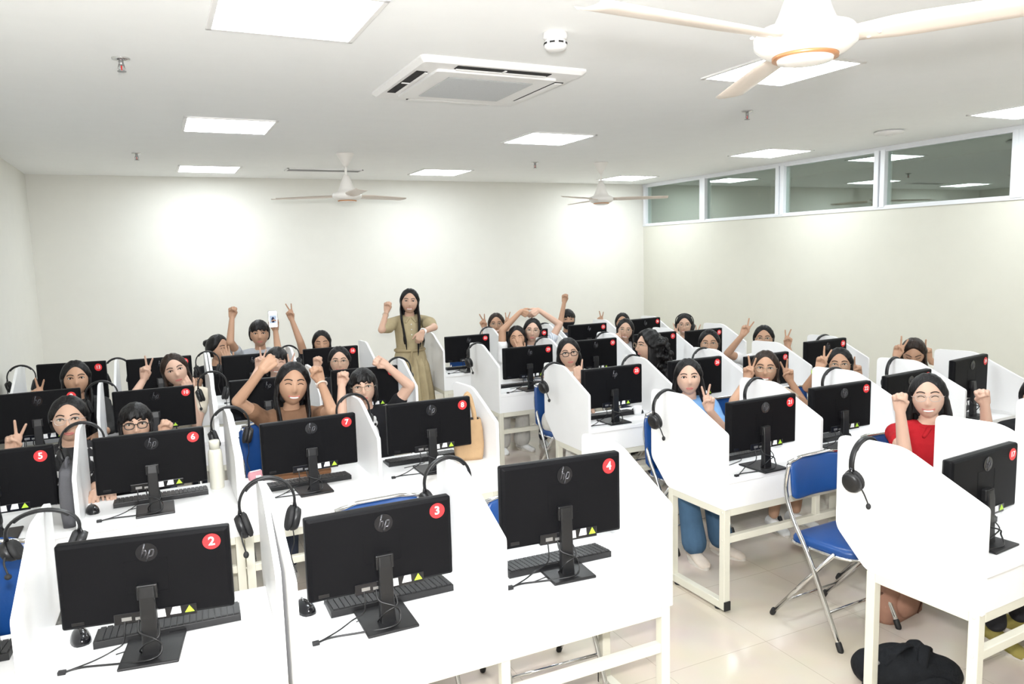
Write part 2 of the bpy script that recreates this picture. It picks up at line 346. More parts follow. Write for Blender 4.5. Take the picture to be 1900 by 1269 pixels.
# ------------------------------------------------------------------ desks
PW = .70; ZD = .725
PANEL = [(0, .563), (0, .966), (.337, 1.121), (.628, 1.112), (.628, .708), (.477, .563)]
PRAD = [.006, .012, .05, .035, .03, .03]
def make_desk(pw, label):
    W = 2*pw
    t = thing('computer_desk', label, 'desk', (0, 0, 0), 0, 'white two-seat computer desks')
    obj('desktop', MB().box(.018, W-.018, .004, .485, ZD-.025, ZD, bev=.002), WHITE, t)
    obj('apron', MB().box(.018, W-.018, .010, .028, .563, ZD-.025), WHITE, t)
    poly = round_poly(PANEL, PRAD)
    for x in (0, W-.018): obj('side_panel', MB().prism(poly, 0, x, x+.018), WHITE, t)
    pm = round_poly([(0.002, ZD), (0.002, .966), (.337, 1.121), (.628, 1.112), (.628, ZD+.03), (.60, ZD), (.486, ZD)], [0, .012, .05, .035, .03, .02, 0])
    obj('divider_panel', MB().prism(pm, 0, pw-.009, pw+.009), WHITE, t)
    for x in (.002, W-.042):
        for y in (.012, .435): obj('leg', MB().box(x, x+.04, y, y+.04, .012, .563, bev=.003), CREAM, t)
        obj('foot_bar', MB().box(x, x+.04, .052, .435, .012, .056, bev=.003), CREAM, t)
        obj('side_rail', MB().box(x, x+.04, .052, .435, .523, .563, bev=.003), CREAM, t)
        for y in (.006, .473): obj('end_cap', MB().box(x-.001, x+.041, y, y+.008, .010, .060, bev=.002), RUBBER, t)
        for y in (.075, .41): obj('rubber_foot', MB().lathe([(0, 0), (.020, 0), (.022, .010), (0, .013)], 14, (x+.02, y, 0)), RUBBER, t)
    obj('top_rail', MB().box(.042, W-.042, .012, .052, .523, .563, bev=.003).box(.042, W-.042, .435, .475, .523, .563, bev=.003), CREAM, t)
    obj('stretcher', MB().box(.042, W-.042, .016, .050, .375, .412, bev=.003), CREAM, t)
    obj('strut', MB().box(W/2-.017, W/2+.017, .018, .048, .412, .523, bev=.002), CREAM, t)
    sc = MB()
    for x in (-.0005, W+.0005):
        for z in (.545, .394): sc.ell((x+(.002 if x < .1 else -.002), .032, z), (.004, .007, .007))
    obj('screw', sc, CREAM, t)
    return t
DK = [('L', 1, 0, -1.112, 2.364, -0.0417), ('L', 1, 1, 0.3, 2.205, 0.0039), ('L', 2, 0, -1.089, 3.81, -0.0022), ('L', 2, 1, 0.311, 3.786, 0.0177), ('L', 3, 0, -1.075, 5.271, 0.0077), ('L', 3, 1, 0.292, 5.238, -0.0325), ('L', 4, 0, -1.035, 6.618, -0.0116), ('L', 4, 1, 0.373, 6.593, -0.0094), ('R', 1, 0, 2.624, 1.606, 0.0516), ('R', 1, 1, 4.005, 1.66, 0.03), ('R', 2, 0, 2.584, 2.916, 0.019), ('R', 2, 1, 3.965, 2.978, 0.0653), ('R', 3, 0, 2.548, 4.21, -0.003), ('R', 3, 1, 3.965, 4.251, 0.0409), ('R', 4, 0, 2.569, 5.695, -0.0018), ('R', 4, 1, 3.965, 5.719, 0.0203), ('R', 5, 0, 2.541, 6.956, -0.0216), ('R', 5, 1, 3.973, 6.936, -0.0018)]
protoL = protoR = None; DESK = {}
for b, r, h, x, y, a in DK:
    n0 = ((r-1)*4 if b == 'L' else 16+(r-1)*4)+2*h+1
    lab = 'white two-seat computer desk with partitions carrying monitors %s and %s' % (word(n0), word(n0+1))
    if n0 == 19: lab = 'white computer desk at the right edge beyond the woman in red'
    if b == 'L':
        d = copy_tree(protoL) if protoL else make_desk(PW, lab); protoL = protoL or d
    else:
        d = copy_tree(protoR) if protoR else make_desk(.6906, lab); protoR = protoR or d
    d['label'] = lab; d.location = (x, y, 0); d.rotation_euler = (0, 0, a)
    DESK[n0] = (d, 0, x, y, a, PW if b == 'L' else .6906); DESK[n0+1] = (d, 1, x, y, a, PW if b == 'L' else .6906)
def on_desk(n, lx, ly, lz=ZD):        # lx from the station's left partition
    _, k, x, y, a, pw = DESK[n]; X = lx+k*pw
    return (x+X*math.cos(a)-ly*math.sin(a), y+X*math.sin(a)+ly*math.cos(a), lz)
# ------------------------------------------------------------------ monitors
MON = {1: (-0.713, 2.455, -0.042, 0.0), 2: (-0.083, 2.496, -0.151, -0.025), 3: (0.611, 2.342, -0.003, -0.01), 4: (1.314, 2.382, -0.074, 0.038), 5: (-0.709, 3.916, -0.004, -0.006), 6: (-0.074, 3.962, 0.002, -0.013), 7: (0.668, 3.888, 0.041, -0.018), 8: (1.332, 3.915, -0.01, -0.003), 9: (-0.712, 5.408, 0.025, 0.026), 10: (-0.053, 5.408, -0.007, -0.022), 11: (0.649, 5.328, -0.026, -0.008), 12: (1.334, 5.321, -0.018, 0.001), 13: (-0.63, 6.778, -0.156, 0.034), 14: (-0.006, 6.752, -0.024, 0.024), 15: (0.71, 6.701, -0.01, 0.0), 16: (1.385, 6.709, 0.009, 0.003), 17: (2.899, 1.815, 0.089, -0.024), 21: (2.917, 3.025, 0.025, -0.014), 22: (3.581, 3.082, 0.007, -0.015), 23: (4.259, 3.157, 0.095, -0.018), 24: (4.968, 3.224, 0.16, 0.011), 25: (2.835, 4.366, 0.008, -0.007), 26: (3.548, 4.349, 0.023, -0.009), 27: (4.273, 4.382, 0.092, -0.039), 28: (4.982, 4.45, 0.045, 0.014), 29: (2.902, 5.801, 0.023, -0.015), 30: (3.584, 5.816, 0.008, -0.006), 31: (4.291, 5.842, 0.025, 0.001), 32: (4.928, 5.908, 0.091, -0.015), 33: (2.846, 7.064, -0.001, -0.026), 34: (3.53, 7.063, -0.008, -0.019), 35: (4.282, 7.073, 0.012, -0.005), 36: (5.014, 7.053, 0.101, 0.011)}
MW, MH = .487, .282
def make_monitor():
    # origin on the desk below the middle of the screen; top of screen at z = .395; back faces -y
    t = thing('monitor', '', 'monitor', (0, 0, 0), 0, 'black monitors seen from behind')
    z1 = .395; z0 = z1-MH
    cv = MB()
    R = []
    for (e, y) in [(0, .006), (0, -.014), (.004, -.021), (.014, -.0262)]:
        R.append([(x, y, (z0+z1)/2+z) for x, z in rrect(MW-2*e, MH-2*e*.8, max(.008-e*.3, .002), 3)])
    cv.rings(R, 0, False); obj('back_cover', cv, BACKC, t)
    obj('bezel', MB().prism([(x, (z0+z1)/2+z) for x, z in rrect(MW, MH, .008, 3)], 1, .006, .012), BLACK, t)
    obj('screen', MB().box(-MW/2+.007, MW/2-.007, .0115, .0135, z0+.018, z1-.007), SCREEN, t)
    vp = MB()
    for (x0, x1, y0, y1) in ((-.062, .062, .107, .110), (-.062, .062, -.003, 0), (-.062, -.059, 0, .11), (.059, .062, 0, .11)): vp.box(x0, x1, -.0268, -.0255, z0+.095+y0, z0+.095+y1)
    obj('mount_plate', vp, BACKC, t)
    pr = MB().box(-.10, .135, -.032, -.012, z0-.002, z0+.036, 0, .003)
    po = obj('port_recess', pr, GLOSS, t)
    lb = MB()
    lb.prism([(.018, z0+.006), (.046, z0+.006), (.044, z0+.032), (.020, z0+.032)], 1, -.0335, -.032).prism([(.058, z0+.010), (.090, z0+.010), (.088, z0+.034), (.066, z0+.034)], 1, -.0335, -.032)
    obj('paper_label', lb, STKW, po)
    obj('caution_label', MB().prism([(.100, z0+.010), (.128, z0+.010), (.114, z0+.033)], 1, -.0335, -.032), GREEN, po)
    sk = MB().box(-.078, -.050, -.0335, -.032, z0+.010, z0+.022).box(-.040, -.022, -.0335, -.032, z0+.008, z0+.018)
    obj('socket', sk, GREYM, po)
    obj('model_plate', MB().box(-.215, -.18, -.0272, -.019, z0+.014, z0+.026, 0, .001), GLOSS, t)
    # round emblem with slanted letters
    lg = MB(); lg.prism([(.031*math.cos(a), .031*math.sin(a)) for a in [2*PI*k/36 for k in range(36)]], 1, -.0285, -.024)
    lo = obj('emblem', lg, GLOSS, t); lo.location = (.006, 0, z1-.052)
    def bar(pts, w): return MB().tube([(x, -.029, z) for x, z in pts], w, 6, flat=.35, up=(0, 1, 0))
    lt = MB()
    lt.join(bar([(-.004, .030), (-.016, -.016)], .0032)).join(bar([(-.011, .005), (-.003, .007), (-.001, .002), (-.006, -.016)], .0032))
    lt.join(bar([(.010, .008), (-.002, -.030)], .0032)).join(bar([(.010, .008), (.019, .007), (.020, .002), (.016, -.011), (.013, -.014), (.004, -.014)], .0032))
    obj('letters', lt, LOGO, lo)
    # stand
    nk = MB(); R = []
    for (z, y, w, d) in [(.005, -.045, .026, .016), (.06, -.043, .024, .015), (.20, -.040, .023, .013), (.235, -.036, .022, .012)]:
        R.append([(x, y+yy, z) for x, yy in rrect(2*w, 2*d, .006, 3)])
    nk.rings(R, 0, False); nk.box(-.03, .03, -.045, -.020, .19, .24, 0, .004)
    obj('stand_neck', nk, BLACK, t)
    obj('stand_base', MB().box(-.085, .085, -.12, .075, 0, .010, bev=.004), BLACK, t)
    cb = MB()
    cb.tube(spline([(-.03, -.03, z0+.01), (-.028, -.055, .09), (.018, -.078, .07), (.034, -.074, .045), (.028, -.088, .02), (-.01, -.10, .013), (-.10, -.075, .006), (-.19, -.06, .005), (-.235, -.075, .006)]), .0032, 6)
    cb.tube(spline([(-.07, -.03, z0+.012), (-.075, -.045, .06), (-.11, -.01, .02), (-.16, -.03, .006), (-.225, -.07, .006)]), .0025, 6)
    cb.tube(spline([(.02, -.03, z0+.005), (.028, -.07, .075), (-.012, -.074, .055), (-.03, -.06, .03), (-.03, -.03, .005)]), .0028, 6)
    cb.box(-.250, -.228, -.082, -.066, 0, .012, 0, .002)
    obj('cable', cb, BLACK, t)
    return t
def place_sticker(t, n):
    if n is None: return
    mb = MB().prism([(.0265*math.cos(a), .0265*math.sin(a)) for a in [2*PI*k/32 for k in range(32)]], 1, -.0008, .0)
    o = obj('number_sticker', mb, RED, t); o.location = (MW/2-.052, -.0268, .395-.043); o.rotation_euler = (0, 0, 0)
    tm = text_mesh(str(n), .040 if n < 10 else .033, .0003, .022)
    M = Matrix.Translation((0, -.0012, .0)) @ Matrix.Rotation(PI/2, 4, 'X')
    obj('number', MB().join(tm, M), STKW, o)
mon0 = None
for n, (x, y, a, dz) in MON.items():
    if mon0 is None: mon0 = make_monitor(); t = mon0
    else: t = copy_tree(mon0)
    if n != 1: t['_n'] = n
    t.location = (x, y, ZD); t.rotation_euler = (0, 0, a)
    t.scale = (1, 1, (.395+dz)/.395)
    t['label'] = {1: 'black monitor at the left edge, mostly cut off by the picture border', 11: 'black monitor behind the smiling girl in brown, its sticker hidden', 9: 'black monitor with red sticker nine, behind the girl in black with glasses',
                  15: 'black monitor between the boy with a phone and the girl making two signs', 34: 'black monitor mostly hidden by the girls making a heart with their arms'}.get(n, 'black monitor seen from behind with round red sticker number %s' % word(n))
for o in [o for o in S.objects if o.get('_n')]:
    place_sticker(o, o['_n']); del o['_n']
# ------------------------------------------------------------------ keyboards, mice
def make_keyboard():
    t = thing('keyboard', '', 'keyboard', (0, 0, 0), 0, 'black keyboards behind the monitors')
    obj('case', MB().prism(round_poly([(-.063, 0), (.063, 0), (.063, .010), (-.063, .024)], [.002]*4, 2), 0, -.218, .218), BLACK, t)
    k = MB()
    for r in range(6):
        yy = -.050+r*.0195; z = .0232-(yy+.063)/.126*.014
        x = -.208
        while x < .205:
            w = .0165
            if r == 5 and abs(x+.08) < .006: w = .095
            k.box(x, x+w, yy-.008, yy+.008, z-.002, z+.006, 0, .0015) if False else k.prism([(x, yy-.008), (x+w, yy-.008), (x+w, yy+.008), (x, yy+.008)], 2, z-.002, z+.006)
            x += w+.0028
    obj('keys', k, KEYM, t)
    obj('cable', MB().tube(spline([(0, -.06, .012), (-.02, -.09, .004), (-.08, -.11, .003), (-.15, -.13, .003)]), .002, 6), BLACK, t)
    return t
def make_mouse():
    t = thing('mouse', '', 'mouse', (0, 0, 0), 0, 'black computer mice')
    b = MB(); R = []
    for q in range(9):
        u = q/8; th = u*PI; y = -.052*math.cos(th); s = max(math.sin(th), .02)
        R.append([(.030*s**.6*math.cos(a), y, max(0, .036*s**.5*math.sin(a))) for a in [PI*k/10 for k in range(11)]])
    b.rings(R, 0, True); obj('shell', b, GLOSS, t)
    obj('wheel', MB().ell((0, .026, .033), (.004, .009, .006)), GREYM, t)
    return t
KB = {}; MS = {}
for n in [2, 3, 4, 6, 8, 17, 21, 22, 23, 24, 25, 26, 29, 33]: KB[n] = (.345, .325)
KB.update({2: None, 3: None, 4: None})
kb0 = None
def place_kb(n, x, y, a):
    global kb0
    t = make_keyboard() if kb0 is None else copy_tree(kb0); kb0 = kb0 or t
    t.location = (x, y, ZD); t.rotation_euler = (0, 0, a); t['label'] = 'black keyboard lying behind the monitor numbered %s' % word(n)
for n, v in KB.items():
    if v: x, y, _ = on_desk(n, *v); place_kb(n, x, y, DESK[n][4]+.01*((n*7) % 5-2))
place_kb(1, -.70, 2.705, -.055); place_kb(7, .67, 4.01, .02); place_kb(2, -.035, 2.625, -.05); place_kb(3, .67, 2.478, -.01); place_kb(4, 1.325, 2.46, -.03)
for o in list(S.objects):
    if o.get('label') == 'black keyboard lying behind the monitor numbered one': o['label'] = 'black keyboard cut off by the left edge of the picture'
ms0 = None
for n, p in {2: (-.297, 2.664), 3: (.385, 2.52), 6: (-.35, 4.07), 25: None}.items():
    if p is None: p = on_desk(n, .60, .30)[:2]
    t = make_mouse() if ms0 is None else copy_tree(ms0); ms0 = ms0 or t
    t.location = (p[0], p[1], ZD); t.rotation_euler = (0, 0, .2); t['label'] = 'black computer mouse beside the monitor numbered %s' % word(n)
# ------------------------------------------------------------------ headsets hung over the partitions
FOAM = mat('black_ear_foam', (.015, .015, .016), .7, bump=.15, bscale=200)
def make_headset():
    # band in the xz plane, top of the band's underside at z = 0, hangs astride a partition
    t = thing('headset', '', 'headset', (0, 0, 0), 0, 'black headsets hung over the partitions')
    arc = [(.098*math.sin(a), 0, -.092+.098*math.cos(a)) for a in [(-105+210*k/24)*PI/180 for k in range(25)]]
    obj('headband', MB().tube(arc, .0125, 10, flat=.42), BLACK, t)
    obj('band_pad', MB().tube([(x*.93, 0, (z+.092)*.93-.092) for x, _, z in arc[6:19]], .011, 8, flat=.45), FOAM, t)
    for s in (-1, 1):
        e = np.array([s*.095, 0, -.118])
        obj('slider', MB().tube([(s*.098*.98, 0, -.09), (s*.104, 0, -.13), (s*.098, 0, -.165)], .0075, 8, flat=.5), GLOSS, t)
        ax = np.array([s*math.cos(.45), 0, -math.sin(.45)*.6]); ax /= np.linalg.norm(ax)
        up = np.array([0, 1., 0]); sd = np.cross(ax, up); fr = np.array([sd, up, ax])
        c = np.array([s*.086, 0, -.165])
        cup = MB()
        R = [[c+ax*h+r*(math.cos(q)*sd*1.12+math.sin(q)*up) for q in [2*PI*k/20 for k in range(20)]] for r, h in [(.014, .026), (.034, .024), (.041, .012), (.041, .0), (.034, -.004)]]
        cup.rings(R); co = obj('ear_cup', cup, BLACK, t)
        pad = MB(); R = [[c-ax*h+r*(math.cos(q)*sd*1.12+math.sin(q)*up) for q in [2*PI*k/20 for k in range(20)]] for r, h in [(.034, .002), (.043, .006), (.043, .016), (.034, .022), (.018, .014), (.004, .012)]]
        pad.rings(R); obj('ear_pad', pad, FOAM, co)
        if s < 0:
            mc = MB().tube(spline([c+ax*.01+np.array([0, -.03, 0]), c+np.array([-.012, -.055, -.03]), c+np.array([-.002, -.07, -.075])]), .003, 6)
            mc.ell(c+np.array([-.002, -.072, -.085]), (.010, .010, .013)); obj('mic_boom', mc, FOAM, t)
    obj('cable', MB().tube(spline([(.085, 0, -.20), (.088, .01, -.26), (.075, .02, -.32), (.09, .0, -.38)]), .0022, 6), BLACK, t)
    return t
# (station on its left partition edge, which partition: 0 left edge of station, 1 right edge; y along the partition)
HS = [(1, 1, .50, 'beside monitor two, nearest the camera'), (2, 1, .52, 'over the double partition between monitors two and three'), (3, 1, .53, 'over the partition between monitors three and four'),
      (5, 1, .52, 'over the partition between monitors five and six'), (6, 1, .52, 'over the double partition between monitors six and seven'), (7, 1, .52, 'over the partition between monitors seven and eight'),
      (9, 1, .52, 'over the partition between monitors nine and ten'), (10, 1, .52, 'over the double partition behind the girl with long brown hair'), (12, 1, .50, 'over the end partition behind the girl in the black bird shirt'),
      (13, 0, .50, 'over the end partition of monitor thirteen by the wall'), (13, 1, .52, 'over the partition between monitors thirteen and fourteen'), (14, 1, .52, 'over the double partition beside the girl with a bun'), (15, 1, .52, 'over the partition between monitors fifteen and sixteen'),
      (17, 0, .50, 'over the end partition of monitor seventeen, nearest the blue chair'), (21, 0, .50, 'over the end partition of monitor twenty-one'), (21, 1, .50, 'over the partition between monitors twenty-one and twenty-two'), (22, 1, .50, 'over the partition between monitors twenty-two and twenty-three'), (23, 1, .50, 'over the partition between monitors twenty-three and twenty-four'),
      (25, 0, .50, 'over the end partition of monitor twenty-five'), (25, 1, .50, 'over the partition between monitors twenty-five and twenty-six'), (26, 1, .50, 'over the partition between monitors twenty-six and twenty-seven'), (28, 1, .45, 'over the end partition of monitor twenty-eight'),
      (29, 0, .48, 'over the end partition of monitor twenty-nine'), (29, 1, .50, 'over the partition between monitors twenty-nine and thirty'), (30, 1, .50, 'over the partition between monitors thirty and thirty-one'),
      (33, 0, .60, 'over the end partition beside the standing woman'), (33, 1, .50, 'over the partition between monitors thirty-three and thirty-four'), (34, 1, .48, 'over the partition between monitors thirty-four and thirty-five')]
hs0 = None
for n, e, ly, lab in HS:
    t = make_headset() if hs0 is None else copy_tree(hs0); hs0 = hs0 or t
    _, k, _, _, a, pw = DESK[n]
    lx = pw*e + (.009 if (k == 0 and e == 0) else -.009 if (k == 1 and e == 1) else 0)
    if k == 1 and e == 0: lx += 0
    if n in (2, 6, 10, 14) and e == 1: lx = pw+.01
    x, y, _ = on_desk(n, lx, ly)
    t.location = (x, y, 1.119); t.rotation_euler = (0, 0, a+.12*math.sin(n*3.1)); t['label'] = 'black headset hung ' + lab
    t.scale = (1.08, 1, .72) if n == 1 else (1, 1, 1)
# ------------------------------------------------------------------ folding chairs
def make_chair():
    t = thing('folding_chair', '', 'chair', (0, 0, 0), 0, 'blue folding chairs')
    for s in (-1, 1):
        fr = spline([(s*.195, .175, .83), (s*.205, .185, .70), (s*.21, .13, .56), (s*.212, .03, .40), (s*.215, -.16, .02)], 6)
        lg = obj('front_leg', MB().tube(fr, .0115, 10), CHROME, t); obj('rubber_tip', MB().cap((s*.215, -.152, .036), (s*.2155, -.165, .008), .015, .015), RUBBER, lg)
        rl = obj('rear_leg', MB().tube([(s*.195, -.10, .455), (s*.198, .26, .02)], .011, 10), CHROME, t); obj('rubber_tip', MB().cap((s*.198, .255, .03), (s*.198, .265, .010), .0145, .0145), RUBBER, rl)
    for cbp, cr in (([(-.213, -.085, .16), (.213, -.085, .16)], .007), ([(-.197, .19, .105), (.197, .19, .105)], .007), ([(-.20, .172, .84), (-.1, .186, .853), (.1, .186, .853), (.20, .172, .84)], .010)): obj('crossbar', MB().tube(cbp, cr, 8), CHROME, t)
    seat = round_poly([(-.165, -.20), (.165, -.20), (.195, .17), (-.195, .17)], [.13, .13, .06, .06], 6)
    sm_ = MB(); R = []
    for (s, z) in [(.94, .435), (1, .44), (1.0, .462), (.96, .475), (.85, .48), (.4, .481)]: R.append([(x*s, -.015+(y+.015)*s, z) for x, y in seat])
    sm_.rings(R, 0, True); obj('seat', sm_, BLUE, t)
    obj('seat_rim', MB().tube([(x*1.01, y*1.01, .436) for x, y in seat], .008, 8, closed=True), CHROME, t)
    bk = MB(); R = []
    for i in range(13):
        u = -1+2*i/12; x = .195*u; yb_ = .205-.035*u*u+.0; e = (1-abs(u)**6)
        hh = .105*(.72+.28*e); th = .018*(.35+.65*e)
        ring = []
        for q in range(16):
            a = 2*PI*q/16; cz = math.copysign(abs(math.cos(a))**.5, math.cos(a)); cy = math.copysign(abs(math.sin(a))**.7, math.sin(a))
            ring.append((x, yb_-.012+cy*th+(cz*hh)*.10, .745+cz*hh))
        R.append(ring)
    bk.rings(R, 0, True); obj('backrest', bk, BLUE, t)
    return t
TALL = (1, 7, 21, 25, 33)
CH = {1: 'beside the left edge of the picture', 3: 'empty behind monitor three', 4: 'empty behind monitor four', 7: 'under the smiling girl in brown', 17: 'standing empty in the aisle by monitor seventeen', 18: 'under the woman in red',
      21: 'under the girl in light blue', 22: 'under the girl beside monitor twenty-two', 25: 'beside the end partition of monitor twenty-five', 33: 'empty behind monitor thirty-three',
      5: 'under the girl beside monitor five', 6: 'under the girl behind monitor six', 8: 'under the girl in the bird shirt', 9: 'behind monitor nine', 10: 'under the girl with long brown hair', 13: 'empty behind monitor thirteen', 14: 'empty behind monitor fourteen', 23: 'under the girl behind monitor twenty-three', 24: 'under the girl behind monitor twenty-four',
      26: 'under the girl with curly hair'}
OCC = {}
ch0 = None
for n, lab in CH.items():
    t = make_chair() if ch0 is None else copy_tree(ch0); ch0 = ch0 or t
    pos = {17: (3.01, 2.545), 18: (3.62, 2.66)}.get(n)
    top = {3: (705, 921), 4: (968, 908), 7: (507, 778), 1: (-60, 1008), 25: (1031, 704), 21: (1240, 756), 33: (864, 637)}.get(n)     # where the middle of the backrest's top edge stands
    if top:
        q = CR*((top[0]-950)/CAM_F)-CU*((top[1]-634.5)/CAM_F)+CF; zt = .86; q = CAMP+q*((zt-CAM_Z)/q[2]); pos = (q[0], q[1]-.2)
    x, y, _ = on_desk(n, .345, .98)
    if pos: x, y = pos
    for c in t.children:
        if c.name.startswith('backrest'): c.scale = (1.13, 1, 1.9) if n in TALL else (1, 1, 1); c.location.z = -.75 if n in TALL else 0
    t.location = (x, y, 0); t.rotation_euler = (0, 0, {17: .05, 3: .05}.get(n, .04*math.sin(n)))
    t['label'] = 'blue padded chrome folding chair ' + lab
# ------------------------------------------------------------------ people
SKIN = [mat('skin_light', (.58, .37, .27), .5, var=.03, spec=.35), mat('skin_warm', (.49, .29, .19), .5, var=.03, spec=.35), mat('skin_pale', (.60, .39, .295), .5, var=.03, spec=.35)]
LIP = mat('lips', (.52, .17, .15), .4); TEETH = mat('teeth', (.85, .82, .76), .3); EYEW = mat('eye_white', (.55, .52, .49), .6, spec=.1); EYED = mat('dark_iris', (.010, .006, .005), .6, spec=.1); BROW = mat('eyebrow_hair', (.03, .02, .016), .7)
def hair_mat(name, c):
    m = bpy.data.materials.new(name); m.use_nodes = True; nt = m.node_tree; b = nt.nodes['Principled BSDF']; tc = nt.nodes.new('ShaderNodeTexCoord')
    mp = nt.nodes.new('ShaderNodeMapping'); mp.inputs['Scale'].default_value = (90, 150, 5); nt.links.new(tc.outputs['Object'], mp.inputs['Vector'])
    n = nt.nodes.new('ShaderNodeTexNoise'); n.inputs['Scale'].default_value = 1; n.inputs['Detail'].default_value = 3; nt.links.new(mp.outputs['Vector'], n.inputs['Vector'])
    r = nt.nodes.new('ShaderNodeValToRGB'); nt.links.new(n.outputs['Fac'], r.inputs['Fac']); c = np.array(c)
    r.color_ramp.elements[0].position = .35; r.color_ramp.elements[1].position = .7; r.color_ramp.elements[0].color = (*c*.5, 1); r.color_ramp.elements[1].color = (*c*1.7, 1)
    nt.links.new(r.outputs['Color'], b.inputs['Base Color'])
    bp = nt.nodes.new('ShaderNodeBump'); bp.inputs['Strength'].default_value = .9; bp.inputs['Distance'].default_value = .006; nt.links.new(n.outputs['Fac'], bp.inputs['Height']); nt.links.new(bp.outputs['Normal'], b.inputs['Normal'])
    b.inputs['Roughness'].default_value = .42; b.inputs['Specular IOR Level'].default_value = .3; return m
HAIRS = {'black': hair_mat('black_hair', (.0045, .004, .0045)), 'brown': hair_mat('dark_brown_hair', (.020, .011, .007))}
GOLD = mat('thin_gold_frame', (.40, .31, .22), .35, metal=.8); GBLK = mat('black_glasses_frame', (.015, .015, .015), .25); GCLR = mat('clear_frame', (.50, .42, .38), .2)
FAB = {}
def fabric(c):
    if c not in FAB: FAB[c] = mat('fabric_%02d' % len(FAB), c, .85, bump=.35, bscale=120, var=.07, vscale=14, spec=.2)
    return FAB[c]
def nrm(v): v = np.array(v, float); return v/(np.linalg.norm(v)+1e-12)
def head_radial(d):
    """head surface point (local: x = person's right, y = forward, z = up) for unit direction d (n,3)"""
    d = np.asarray(d, float); p = d*np.array([.0775, .093, .112])
    x, y, z = p[..., 0].copy(), p[..., 1].copy(), p[..., 2].copy()
    t = np.clip(-z/.114, 0, 1)
    x *= 1-.27*t**1.9; yb = np.clip(-y/.09, 0, 1)
    y = np.where(y < 0, y*(1-.50*t), y*(1+.02*t)); z = np.where(y < 0, z*(1-.18*t*yb), z)
    fr = np.clip(d[..., 1], 0, 1)**1.2
    g = lambda cx, cz, sx, sz: np.exp(-((x-cx)/sx)**2-((z-cz)/sz)**2)
    b = .022*g(0, -.030, .0125, .015)+.011*g(0, -.010, .010, .022)
    b += -.0075*(g(.033, .010, .018, .012)+g(-.033, .010, .018, .012))+.0035*(g(.033, .032, .028, .010)+g(-.033, .032, .028, .010))
    b += .005*(g(.043, -.026, .022, .022)+g(-.043, -.026, .022, .022))+.004*g(0, -.062, .022, .012)+.007*g(0, -.098, .022, .016)-.003*g(0, -.080, .020, .007)
    y = y+b*fr; y -= np.where(fr > .3, .004*np.clip((np.abs(x)-.02)/.05, 0, 1), 0)
    return np.stack([x, y, z], -1)
def sph(nu, nv):
    return [[(math.sin(th)*math.cos(2*PI*k/nu), math.sin(th)*math.sin(2*PI*k/nu), -math.cos(th)) for k in range(nu)] for th in [max(.02, min(PI-.02, PI*j/nv)) for j in range(nv+1)]]
_S = np.array([q for r in sph(160, 120) for q in r]); _HS = head_radial(_S); _HS = _HS[_HS[:, 1] > 0]
def fy(x, z): i = np.argmin((_HS[:, 0]-x)**2+(_HS[:, 2]-z)**2); return _HS[i, 1]
def head_mb():
    m = MB(); g = sph(56, 44); m.rings([list(head_radial(r)) for r in g])
    for s in (-1, 1): m.ell((s*.071, -.008, -.008), (.009, .019, .031))
    return m
HEAD = head_mb()
def features(expr, mouth_open=0):
    """eyes, brows and mouth; material slots: 1 white, 2 iris, 3 brow/lash, 4 lips, 5 teeth"""
    m = MB()
    def arc(pts, r, mi): m.tube(spline([(x, fy(x, z)+.0012, z) for x, z in pts], 4), r, 6, mi)
    for s in (-1, 1):
        ex = s*.0325
        if expr == 'laugh':
            arc([(ex-.016, .006), (ex-.008, .011), (ex, .0125), (ex+.008, .011), (ex+.016, .006)], .0021, 3)
        elif expr == 'down':
            arc([(ex-.016, .009), (ex-.008, .005), (ex, .0035), (ex+.008, .005), (ex+.016, .009)], .0021, 3)
        else:
            yy = fy(ex, .009)
            m.ell((ex, yy-.0035, .009), (.0150, .0062, .0052), mi=1); m.ell((ex, yy-.0002, .009), (.0072, .0048, .0064), mi=2)
            arc([(ex-.017, .008), (ex-.009, .0142), (ex, .0160), (ex+.009, .0142), (ex+.017, .008)], .0026, 3)
        arc([(s*.013, .0285), (s*.026, .034), (s*.040, .034), (s*.052, .028)], .0030, 3)
    if expr in ('smile', 'laugh'):
        w = .030; arcs = [(-w, -.054), (-w*.5, -.0600), (0, -.0610), (w*.5, -.0600), (w, -.054)]; low = [(-w, -.054), (-w*.6, -.068), (0, -.0735), (w*.6, -.068), (w, -.054)]
        yy = fy(0, -.064); m.ell((0, yy-.0045, -.0655), (.025, .0085, .0072), mi=5)
        arc(arcs, .0024, 4); arc(low, .0030, 4)
    else:
        w = .021; arc([(-w, -.063), (-w*.45, -.0600), (0, -.0615), (w*.45, -.0600), (w, -.063)], .0033, 4); arc([(-w, -.063), (-w*.5, -.0680), (0, -.0695), (w*.5, -.0680), (w, -.063)], .0040, 4)
    return m
FEAT = {e: features(e) for e in ('smile', 'laugh', 'calm', 'down')}
def ss(a, b, x): t = np.clip((x-a)/(b-a), 0, 1); return t*t*(3-2*t)
